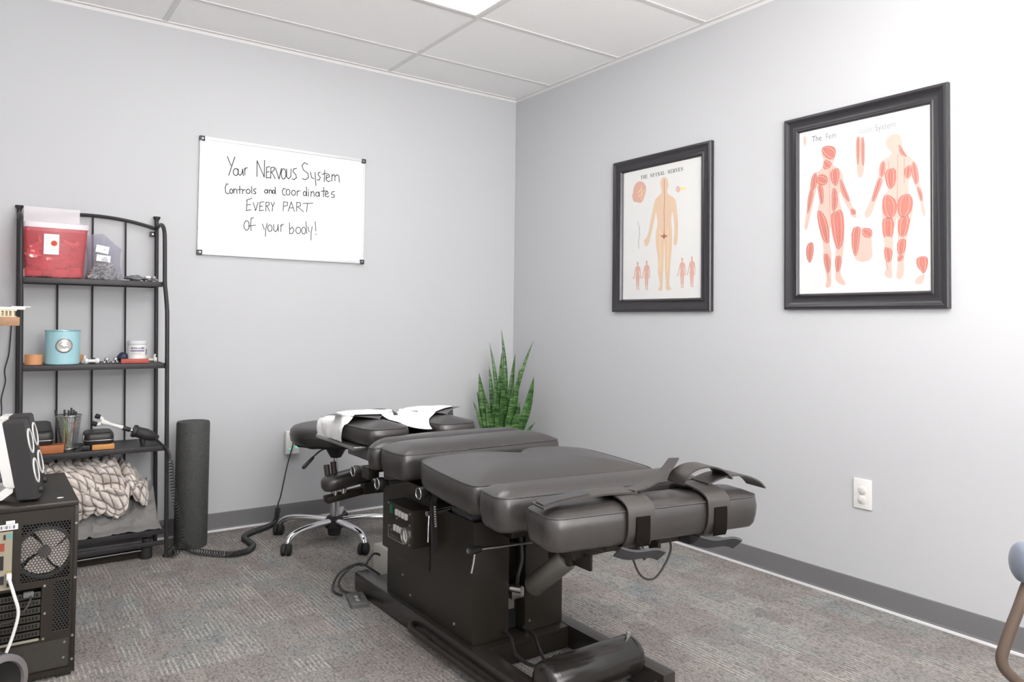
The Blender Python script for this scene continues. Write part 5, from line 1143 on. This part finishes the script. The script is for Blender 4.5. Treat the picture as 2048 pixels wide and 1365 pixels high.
# --- bottom shelf: blanket and grey sheet
z4 = .128
PL = plush_mat()
def blanket():
    mb = MB(); nx, nt_ = 66, 74; bm = mb.bm; uvl = bm.loops.layers.uv.new('UVMap'); G = []
    x0, x1 = -2.685, -2.195
    def zt(t): return .452-.012*math.sin(t*3)-.02*(1-t)**2 - (.150*max(0, (t-.72)/.28)**1.7)
    def zl(t): return .242-.034*math.exp(-((t-.74)/.075)**2)-.02*math.exp(-((t-.42)/.08)**2)+.075*min(1, max(0, (t-.82)/.06))
    for i in range(nx+1):
        t = i/nx; x = x0+(x1-x0)*t; T_, L_ = zt(t), zl(t)
        endk = min(1, (1-t)/.10)**.5 if t > .9 else 1
        fold = .02*math.exp(-((t-.70)/.05)**2)
        prof = [(-.06, L_+.02), (-.06, T_-.05), (-.10, T_-.008), (-.17, T_), (-.235, T_-.014), (-.285, T_-.048), (-.318+fold, T_-.10), (-.330+fold, (T_+L_)/2-.01), (-.328+fold, L_+.035), (-.312, L_+.008), (-.285, L_), (-.20, L_+.006)]
        cy, cz = -.19, (T_+L_)/2
        prof = [(cy+(y-cy)*(.45+.55*endk), cz+(z-cz)*(.35+.65*endk)) for y, z in prof]
        P = spline([(x, y, z) for y, z in prof], 8, True)[:96]
        row = []
        for j in range(len(P)):
            a, b_ = P[j-1], P[(j+1) % len(P)]; d = (b_-a).normalized(); nrm = Vector((0, d.z, -d.y))
            if nrm.dot(P[j]-Vector((x, cy, cz))) < 0: nrm = -nrm
            u = t*15.0+1.5*math.sin(j*.062+.4)+.8*noise.noise(Vector((t*3.5, j*.06, 1))); v = j/96*17+1.3*math.sin(t*6.5)+.6*noise.noise(Vector((t*4, j*.05, 7)))
            tuft = (abs(math.sin(PI*u))*abs(math.sin(PI*v)))**.45
            wob = .026*noise.noise(Vector((t*6, j*.07, 4)))+.010*noise.noise(Vector((t*14, j*.16, 9)))-.042*math.exp(-((t-.80-.0014*(j-40))/.020)**2)
            row.append((bm.verts.new(P[j]+nrm*(.021*tuft-.010+wob)), (u, v)))
        G.append(row)
    m = len(G[0])
    for a, b_ in zip(G, G[1:]):
        for j in range(m):
            k = (j+1) % m; vk = (lambda g: (g[0], (g[1][0], g[1][1]+17)) if k == 0 else g)
            q = [a[j], vk(a[k]), vk(b_[k]), b_[j]]
            f = bm.faces.new([s_[0] for s_ in q])
            for lp, s_ in zip(f.loops, q): lp[uvl].uv = s_[1]
    for r in (G[0], G[-1]):
        try: bm.faces.new([s_[0] for s_ in r])
        except ValueError: pass
    return mb
bl = blanket()
lone('plush_blanket', bl, PL, 'cream tufted plush blanket folded on the bottom shelf of the rack', 'blanket', (-2.44, -.19, z4+.10), angle=80)
def sheet():
    mb = MB(); nx, ny = 110, 64
    def ridge(p): return max(0, 1-abs(noise.noise(p))*2.6)**2.2
    top = []
    for j in range(ny+1):
        row = []
        for i in range(nx+1):
            x = -2.66+.515*i/nx; s_ = j/ny; edge = min(1, (nx-i)/5, i/4)
            y = -.055-.268*min(1, s_*1.08)
            h0 = (.050+.050*max(0, min(1, (x+2.62)/.36))+.035*max(0, min(1, (x+2.27)/.10)))
            k = 1 if s_ < .5 else max(0, 1-((s_-.5)/.5)**1.7)
            p = Vector((x*8+2.2*s_, s_*6.5-x*3.0, .3))
            r = .034*ridge(p)+.024*ridge(p*2.1+Vector((3, 1, 2)))+.008*ridge(p*4.7+Vector((1, 7, 2)))
            z = z4+.004+(h0*k+r*(.25+.75*k))*edge
            y -= .030*(ridge(Vector((x*6, s_*2.5, 8)))-.4)*max(0, s_-.4)*edge
            row.append(mb.v((x, y, max(z, z4+.003))))
        top.append(row)
    for a, b_ in zip(top, top[1:]):
        for i in range(nx): mb.face([a[i], a[i+1], b_[i+1], b_[i]])
    return mb
lone('grey_sheet', sheet(), CLOTHG, 'rumpled grey cloth sheet under the plush blanket on the bottom shelf', 'sheet', (-2.42, -.2, z4), angle=38)
# black bar stand on the carpet under the rack
fs = thing('folded_stand', 'black folded stand lying on the carpet below the rack', 'stand', (-2.42, -.27, 0))
MB().tube([(-2.66, -.275, .030), (-2.215, -.275, .036)], .0085, 10).build('tube', BLACKG, fs)
MB().lathe((-2.200, -.278, .0), (-2.198, -.27, .088), [(0, .022), (.06, .024), (.55, .024), (.6, .019), (1, .019)], 18).build('rubber_foot', RUBBER, fs)
MB().b2(-2.66, -2.23, -.262, -.235, .002, .05, bev=.003).build('bar', BLACKM, fs)

# foam roller
mb = MB(); rx, ry, rr_ = -1.995, -.19, .074
mb.lathe((rx, ry, 0), (rx+.0, ry, .588), [(0, .0), (0, rr_*.95), (.012, rr_), (.985, rr_), (1, rr_*.95), (1, .0)], 48, False)
lone('foam_roller', mb, FOAM, 'dark speckled foam roller standing upright right of the rack', 'foam roller', (rx, ry, 0))
# ------------------------------------------------------------------ computer tower
pcx0, pcx1, pcy0, pcy1, pcz = -2.795, -2.572, -1.358, -.86, .522
pc = thing('computer_tower', 'black computer tower with its back panel towards the viewer, left edge', 'computer', (-2.68, -1.1, 0))
mb = MB()
mb.b2(pcx0, pcx1, pcy0+.004, pcy1, .505, pcz, bev=.004); mb.b2(pcx0, pcx0+.012, pcy0, pcy1, .018, .508); mb.b2(pcx1-.012, pcx1, pcy0, pcy1, .018, .508, bev=.003); mb.b2(pcx0, pcx1, pcy0+.002, pcy1, .012, .028); mb.b2(pcx0, pcx1, pcy1-.02, pcy1, .02, .51)
mb.build('case_shell', BLACKM, pc)
yb = pcy0
mb = MB()
holes = [(-2.790, -2.7365, .285, .455), (-2.716, -2.592, .298, .468), (-2.790, -2.662, .128, .278), (-2.632, -2.590, .140, .290)]
xsx = sorted({-2.783, -2.584} | {h for q in holes for h in q[:2] if -2.784 < h < -2.583}); zsz = sorted({.030, .505} | {h for q in holes for h in q[2:]})
for xa, xb in zip(xsx, xsx[1:]):
    for za, zb in zip(zsz, zsz[1:]):
        cx, cz = (xa+xb)/2, (za+zb)/2
        if any(h[0] < cx < h[1] and h[2] < cz < h[3] for h in holes): continue
        mb.b2(xa, xb, yb+.002, yb+.006, za, zb)
mb.build('back_panel', BLACKM, pc, False)
mb = MB(); mb.b2(-2.783, -2.584, yb+.075, yb+.078, .03, .505); mb.build('inner_panel', DARKIN, pc, False)
HEX = hex_mat('fan_grille', .0085, .0074, .40, (.03, .028, .026)); HEX2 = hex_mat('vent_grille', .0085, .0074, .36, (.03, .028, .026))
mb = MB(); mb.b2(-2.716, -2.592, yb+.0035, yb+.0040, .298, .468); mb.build('fan_grille', HEX, pc, False)
mb = MB(); mb.b2(-2.632, -2.590, yb+.0035, yb+.0040, .140, .290); mb.build('vent_grille', HEX2, pc, False)
# fan behind the grille
fx, fz, fr_ = -2.656, .378, .066
fan = MB(); fan.lathe((fx, yb+.012, fz), (fx, yb+.030, fz), [(0, .017), (1, .018)], 24); hub = fan.build('fan_hub', mat('fan_hub', (.10, .095, .09), .5), pc)
for k in range(4):
    mb = MB(); a0 = k*PI/2+.35; R = []
    for i in range(8):
        t = i/7; rr2 = .016+(fr_-.016)*t; a = a0+.3*t
        R.append([(fx+rr2*math.cos(a+d), yb+.014+.012*(d/1.40), fz+rr2*math.sin(a+d)) for d in (0, .34, .68, 1.02, 1.40)])
    mb.rings(R, False, False, False).build('fan_blade', mat('fan_blade', (.52, .47, .43), .5), hub)
mb = MB(); mb.lathe((fx, yb+.010, fz), (fx, yb+.034, fz), [(0, .068), (0, .076), (1, .076), (1, .068), (0, .068)], 36, False); mb.build('fan_frame', BLACKP, pc)
mb = MB(); mb.b2(-2.790, -2.7375, yb+.001, yb+.0045, .286, .454); io = mb.build('port_plate', mat('port_plate', (.36, .32, .24), .45, metal=.3, noise_amt=.1), pc, False)
for x, z, w_, h_, colr in ((-2.7445, .440, .011, .012, (.10, .35, .36)), (-2.757, .438, .005, .014, (.02, .02, .02)), (-2.765, .41, .016, .022, (.30, .06, .03)), (-2.765, .365, .014, .040, (.02, .02, .02)), (-2.764, .315, .016, .024, (.03, .025, .04)), (-2.744, .300, .009, .010, (.02, .02, .02)), (-2.7445, .333, .012, .014, (.30, .24, .05))):
    mb = MB(); mb.b2(x-w_/2, x+w_/2, yb-.0015, yb+.002, z-h_/2, z+h_/2); mb.build('port', mat('port_%d' % int(1000*abs(x)+z*100), colr, .45), io, False)
for k in range(6):
    mb = MB(); z = .136+.0225*k; mb.b2(-2.790, -2.664, yb+.0025, yb+.005, z, z+.017); sl = mb.build('slot_cover', mat('slot_cover', (.055, .05, .042), .45, metal=.4), pc, False)
    mb = MB()
    for i in range(14): mb.b2(-2.786+.0085*i, -2.781+.0085*i, yb+.0018, yb+.003, z+.004, z+.013)
    mb.build('slot_vents', DARKIN, sl, False)
mb = MB(); mb.b2(-2.79, -2.666, yb-.002, yb+.004, .124, .130); mb.build('slot_rail', mat('rail_beige', (.40, .37, .30), .45, metal=.4), pc, False)
mb = MB(); mb.b2(-2.79, -2.590, yb+.001, yb+.003, .034, .115); mb.build('power_unit', mat('psu', (.035, .032, .026), .6, noise_amt=.7, noise_scale=500), pc, False)
for x, z in ((-2.578, .455), (-2.577, .292), (-2.580, .12), (-2.60, .105), (-2.602, .060), (-2.655, .281), (-2.653, .2), (-2.655, .126), (-2.58, .05)):
    mb = MB(); mb.cyl((x, yb+.003, z), (x, yb-.003, z), .0035, n=8); mb.build('screw', STEEL, pc)
mb = MB(); mb.b2(-2.79, -2.7255, yb-.0022, yb-.0010, .4585, .4745); sk = mb.build('barcode_sticker', PAPER, pc, False)
mb = MB(); mb.b2(-2.755, -2.7335, yb-.0021, yb-.0010, .4755, .4845); mb.build('sticker', PAPER, pc, False)
mb = MB()
for i, w_ in enumerate((2, 1, 3, 1, 1, 2, 3, 1, 2, 1, 1, 3, 2)): mb.b2(-2.774+.0033*i, -2.774+.0033*i+.0008*w_, yb-.0026, yb-.002, .4615, .4715)
mb.build('barcode', INK, sk, False)
for x, y in ((-2.77, -1.33), (-2.60, -1.33), (-2.77, -.89), (-2.60, -.89)): MB().b2(x-.02, x+.02, y-.02, y+.02, 0, .016, bev=.003).build('foot', RUBBER, pc)
mb = MB(); mb.tube(spline([(-2.744, yb-.004, .329), (-2.742, yb-.030, .318), (-2.731, yb-.045, .28), (-2.720, yb-.045, .23), (-2.731, yb-.045, .17), (-2.748, yb-.05, .12), (-2.775, yb-.06, .06), (-2.80, yb-.06, .02), (-2.84, yb-.06, .006)], 8), .0045, 8)
nw = thing('network_cable', 'white network cable hanging from the back of the computer tower', 'cable', (-2.73, yb-.04, 0)); mb.build('cable', WHITEP, nw)
MB().b2(-2.7505, -2.7375, yb-.024, yb-.0022, .320, .336, bev=.002).build('plug', WHITEP, nw)
bk = thing('video_cable', 'thin dark cable plugged into the expansion slots of the computer tower', 'cable', (-2.70, yb-.03, 0))
MB().tube(spline([(-2.690, yb-.012, .262), (-2.692, yb-.03, .252), (-2.708, yb-.04, .228), (-2.735, yb-.036, .205), (-2.775, yb-.03, .19), (-2.82, yb-.03, .10), (-2.84, yb-.03, .006)], 8), .0032, 8).build('cable', BLACKP, bk)
MB().b2(-2.708, -2.682, yb-.016, yb-.0005, .258, .272, bev=.002).build('plug', mat('plug_grey', (.12, .12, .12), .5), bk)

# two desk speakers on top of the tower
def speaker(ox, oy, lab, ya):
    t = thing('desktop_speaker', lab, 'speaker', (ox, oy, pcz), ya, 'pair of desk speakers')
    M = W[t]; lean = .19
    def q(u, v, h): return M @ Vector((u-lean*h, v, h))      # u: towards the driver face, v: across, h: height
    hw = .040
    R = []
    for h, c in ((.006, .003), (.010, 0), (.236, 0), (.242, .004)):
        R.append([q(.038-c, -hw+c, h), q(.038-c, hw-c, h), q(-.016+c, hw-c, h), q(-.016+c, -hw+c, h)])
    MB().rings(R).build('cabinet', BLACKP, t, True, 30)
    mb = MB(); R = []
    for h, c in ((.046, .006), (.054, .001), (.150, 0), (.234, .001), (.241, .006)):
        R.append([q(-.0165, -hw-.0006, h), q(-.0165, hw+.0006, h), q(-.044+c, hw-c, h), q(-.044+c, -hw+c, h)])
    mb.rings(R); mb.build('white_back_shell', WHITEP, t, True, 30)
    mb = MB(); R = []
    for u, h, w in ((-.0175, .062, .022), (-.026, .040, .020), (-.055, .020, .020), (-.098, .010, .016)): R.append([q(u, -hw*.8, h-.010), q(u, hw*.8, h-.010), q(u-w*.55, hw*.8, h+w*.35), q(u-w*.55, -hw*.8, h+w*.35)])
    mb.rings(R).build('stand_foot', WHITEP, t)
    n_ = (q(1, 0, 0)-q(0, 0, 0)).normalized()
    for hc in (.178, .088):
        c = q(.0385, 0, hc); ux = (q(0, 1, 0)-q(0, 0, 0)); uz = (q(0, 0, 1)-q(0, 0, 0)).normalized()
        mb = MB(); R = []
        for r, d in ((.0385, .0), (.0385, .003), (.0325, .0035), (.0315, -.002)): R.append([c+(ux*math.cos(a*PI/16)*.93+uz*math.sin(a*PI/16))*r+n_*d for a in range(32)])
        rg_ = mb.rings(R, True, False, False).build('driver_ring', WHITEP, t)
        mb = MB(); R = []
        for r, d in ((.0315, .001), (.024, -.003), (.012, -.001), (.004, .001)): R.append([c+(ux*math.cos(a*PI/16)*.93+uz*math.sin(a*PI/16))*r+n_*d for a in range(32)])
        mb.rings(R, True, False, True).build('driver_cone', mat('cone_grey', (.10, .095, .10), .6), rg_)
    MB().lathe(q(.039, .0, .030), q(.048, .0, .030), [(0, .011), (1, .010)], 16).build('volume_knob', BLACKP, t)
    return t
speaker(-2.703, -1.270, 'nearer black desk speaker with white driver rings on the computer tower', math.radians(-11))
speaker(-2.684, -1.120, 'farther black desk speaker, mostly hidden behind the nearer one', math.radians(-11))
mb = MB(); c = (-2.618, -1.30, pcz+.0015); mb.add(blob(c, .007, (1.2, .6, .25), 3, .4, 10, 6), Matrix.Translation(c)); lone('paper_scrap', mb, PAPER, 'tiny white paper scrap on top of the computer tower', 'scrap', (-2.618, -1.30, pcz))

# round subwoofer at the very edge
sw = thing('subwoofer', 'round black subwoofer with a grey rim in the lower left corner', 'subwoofer', (-2.80, -1.46, 0))
ax = Vector((.62, -.78, 0)).normalized(); c = Vector((-2.766, -1.545, .086))
MB().lathe(c-ax*.16, c+ax*.0, [(0, .0), (0, .07), (.1, .084), (.95, .084), (1, .078)], 40, False).build('body', BLACKP, sw)
MB().lathe(c-ax*.004, c+ax*.010, [(0, .064), (0, .0845), (.7, .0845), (1, .078), (1, .068), (0, .064)], 44, False).build('rim', mat('rim_grey', (.17, .155, .16), .45), sw)
MB().lathe(c-ax*.02, c+ax*.002, [(0, .0), (.1, .02), (.8, .055), (1, .066)], 36, False).build('speaker_cone', mat('cone_black', (.012, .011, .010), .6), sw)

# small hutch shelf reaching in from the left, with the brush and papers on it
hs = thing('wooden_ledge', 'light brown wooden ledge on an upright, reaching in from the left edge', 'shelf', (-2.95, -.40, 0))
MB().b2(-3.05, -2.708, -.48, -.36, 1.040, 1.074, bev=.002).build('board', WOOD, hs)
MB().b2(-3.05, -3.015, -.48, -.36, 0, 1.040).build('upright', WOOD, hs)
br_ = thing('slatted_tray', 'cream ribbed tray standing on the wooden ledge', 'tray', (-2.86, -.42, 1.074))
CREAM = mat('cream_wood', (.78, .68, .50), .55)
MB().b2(-3.0, -2.718, -.455, -.375, 1.0745, 1.078).b2(-3.0, -2.718, -.450, -.38, 1.098, 1.103).b2(-2.995, -2.725, -.435, -.39, 1.078, 1.098).build('tray_body', CREAM, br_, False)
for k in range(22): MB().b2(-2.996+.0124*k, -2.9915+.0124*k, -.458, -.4345, 1.0775, 1.0985).build('rib', CREAM, br_, False)
mb = MB(); mb.b2(-3.0, -2.690, -.452, -.372, 1.1035, 1.113); mb2 = lone('card_stack', mb, mat('card_white', (.82, .79, .74), .6), 'stack of white cards lying on top of the cream ribbed tray', 'cards', (-2.84, -.41, 1.1035))
mb = MB(); mb.b2(-2.735, -2.672, -.445, -.38, 1.1132, 1.1165); lone('card', mb, PAPER, 'single white card sticking out on top of the card stack', 'card', (-2.70, -.41, 1.113))
# dark lead hanging behind the rack post
mb = MB(); mb.tube(spline([(-2.722, -.018, 1.06), (-2.726, -.016, .95), (-2.730, -.014, .90), (-2.742, -.014, .84), (-2.738, -.014, .79), (-2.750, -.014, .72), (-2.748, -.014, .66), (-2.752, -.014, .58), (-2.75, -.014, .3), (-2.76, -.02, .004)], 8), .0025, 6); lone('power_lead', mb, CORD, 'thin dark lead hanging down the wall left of the rack', 'cord', (-2.74, -.016, .0))

# foot switch and its leads beside the base rail
fs2 = thing('foot_switch', 'dark grey two-button foot switch on the carpet beside the table base', 'foot switch', (-1.628, -1.285, 0), math.radians(-14))
Mf = W[fs2]; mb = MB(); R = []
for d, z in ((.0, .0), (0, .014), (.004, .018)): R.append([Mf @ Vector((p[0], p[1], z)) for p in rrect(.034-d, .062-d, .008, 4)])
mb.rings(R).build('case', mat('switch_grey', (.11, .108, .108), .4), fs2)
for v in (-.024, .010):
    c = Mf @ Vector((0, v, .018)); MB().lathe(c-Vector((0, 0, .002)), c+Vector((0, 0, .004)), [(0, .012), (.6, .012), (1, .009)], 18).build('button', STEEL, fs2)
MB().tube(spline([Mf @ Vector((0, .060, .010)), (-1.638, -1.17, .012), (-1.640, -1.13, .03), (-1.600, -1.09, .05), (-1.545, -1.11, .085), (-1.50, -1.17, .060), (-1.46, -1.20, .02)], 8), .005, 8).build('lead', CORD, fs2)
pw = thing('looped_cord', 'black power cord looping over the back end of the table base', 'cord', (-1.52, -1.10, 0))
MB().tube(spline([(-1.655, -1.20, .006), (-1.668, -1.15, .010), (-1.650, -1.10, .02), (-1.61, -1.07, .05), (-1.56, -1.085, .075), (-1.53, -1.13, .082), (-1.50, -1.10, .090), (-1.455, -1.07, .10), (-1.41, -1.09, .07), (-1.385, -1.13, .012)], 8), .0048, 8).build('lead', CORD, pw)
wbx = thing('power_box', 'pale grey box standing on the carpet behind the table cabinet', 'box', (-1.385, -1.075, 0))
MB().b2(-1.436, -1.33, -1.14, -1.01, 0, .125, bev=.004).build('case', mat('box_pale', (.62, .60, .56), .5), wbx)
mb = MB(); mb.box((-1.405, -1.165, .02), (.05, .035, .034), Matrix.Rotation(.3, 3, 'Z'), .004); lone('wood_wedge', mb, mat('wedge_tan', (.50, .40, .27), .6, noise_amt=.2), 'small tan wooden wedge by the power box behind the table', 'wedge', (-1.405, -1.165, 0))

# guest chair just outside the right edge: only its far padded arm reaches into view
ch0 = Vector((-2.8256, -3.9777, 0)); FR = Vector((rt.x, rt.y, 0)); FF = Vector((fw.x, fw.y, 0)).normalized()
def cw(l, d, z): return ch0+FR*l+FF*d+Vector((0, 0, z))
ang = math.atan2(FR.y, FR.x)
o_ = cw(1.38, 1.28, 0)
ch = thing('guest_chair', 'guest chair with a blue-grey padded arm and brown tube frame at the right edge', 'chair', (o_.x, o_.y, 0), ang)
BLUEF = mat('blue_grey_fabric', (.15, .17, .22), .85, sheen=.3, bump=.3, bump_scale=700)
BRN = mat('brown_metal', (.105, .075, .058), .4, spec=.5)
def cushion_box(name, l0, l1, d0, d1, z0, z1_, r):
    mb = MB(); R = []; h = z1_-z0
    for d, t in ((.6*r, 0), (.12*r, .12), (0, .35), (0, .65), (.12*r, .88), (.6*r, 1)):
        R.append([cw((l0+l1)/2+p[0], (d0+d1)/2+p[1], z0+h*t) for p in rrect((l1-l0)/2-d, (d1-d0)/2-d, r, 6)])
    mb.rings(R).build(name, BLUEF, ch, True, 70)
cushion_box('seat', 1.17, 1.60, 1.07, 1.52, .40, .475, .05)
mb = MB(); R = []
for d, x in ((.05, 1.555), (.0, 1.575), (.0, 1.615), (.05, 1.635)):
    R.append([cw(x+.10*(p[1]+.2), 1.295+p[0], .72+p[1]) for p in rrect(.20-d, .20-d, .07, 6)])
mb.rings(R).build('backrest', BLUEF, ch, True, 60)
def arm(d):
    mb = MB(); pl = spline([cw(1.0235, d, .603), cw(1.060, d, .606), cw(1.15, d, .608), cw(1.30, d, .607), cw(1.42, d, .604)], 5); n = 20; R = []
    m = len(pl)
    for i, p in enumerate(pl):
        k = min(1.0, math.sqrt(max(0.0, 1-((3.5-i)/3.6)**2))) if i < 4 else (1 if i < m-2 else .8)
        k = max(k, .12)
        R.append([p+FF*.033*k*math.cos(a*2*PI/n)+Vector((0, 0, .041*k*math.sin(a*2*PI/n))) for a in range(n)])
    mb.rings(R).build('arm_pad', BLUEF, ch, True, 70)
    mb = MB(); pl = spline([cw(1.075, d, .600), cw(1.053, d, .5647), cw(1.0335, d, .5145), cw(1.0155, d, .4694), cw(.9995, d, .4243), cw(.9975, d, .4074), cw(1.0025, d, .3925), cw(1.0165, d, .3770), cw(1.045, d, .3582), cw(1.12, d, .345), cw(1.60, d, .350)], 7)
    mb.tube(pl, .0112, 14).build('arm_loop', BRN, ch)
arm(1.53); arm(1.04)
for l, d in ((1.17, 1.06), (1.17, 1.515), (1.60, 1.06), (1.60, 1.515)):
    mb = MB(); mb.tube([cw(l, d, .41), cw(l+(.02 if l > 1.4 else 0), d, .004)], [.016, .012], 12); mb.build('leg', BRN, ch)
mb = MB()
for l in (1.20, 1.57): mb.cyl(cw(l, 1.05, .395), cw(l, 1.53, .395), .012, n=10)
mb.build('seat_frame', BRN, ch)
for d in (1.17, 1.42): MB().tube([cw(1.585, d, .40), cw(1.60, d, .60)], .011, 10).build('back_support', BRN, ch)
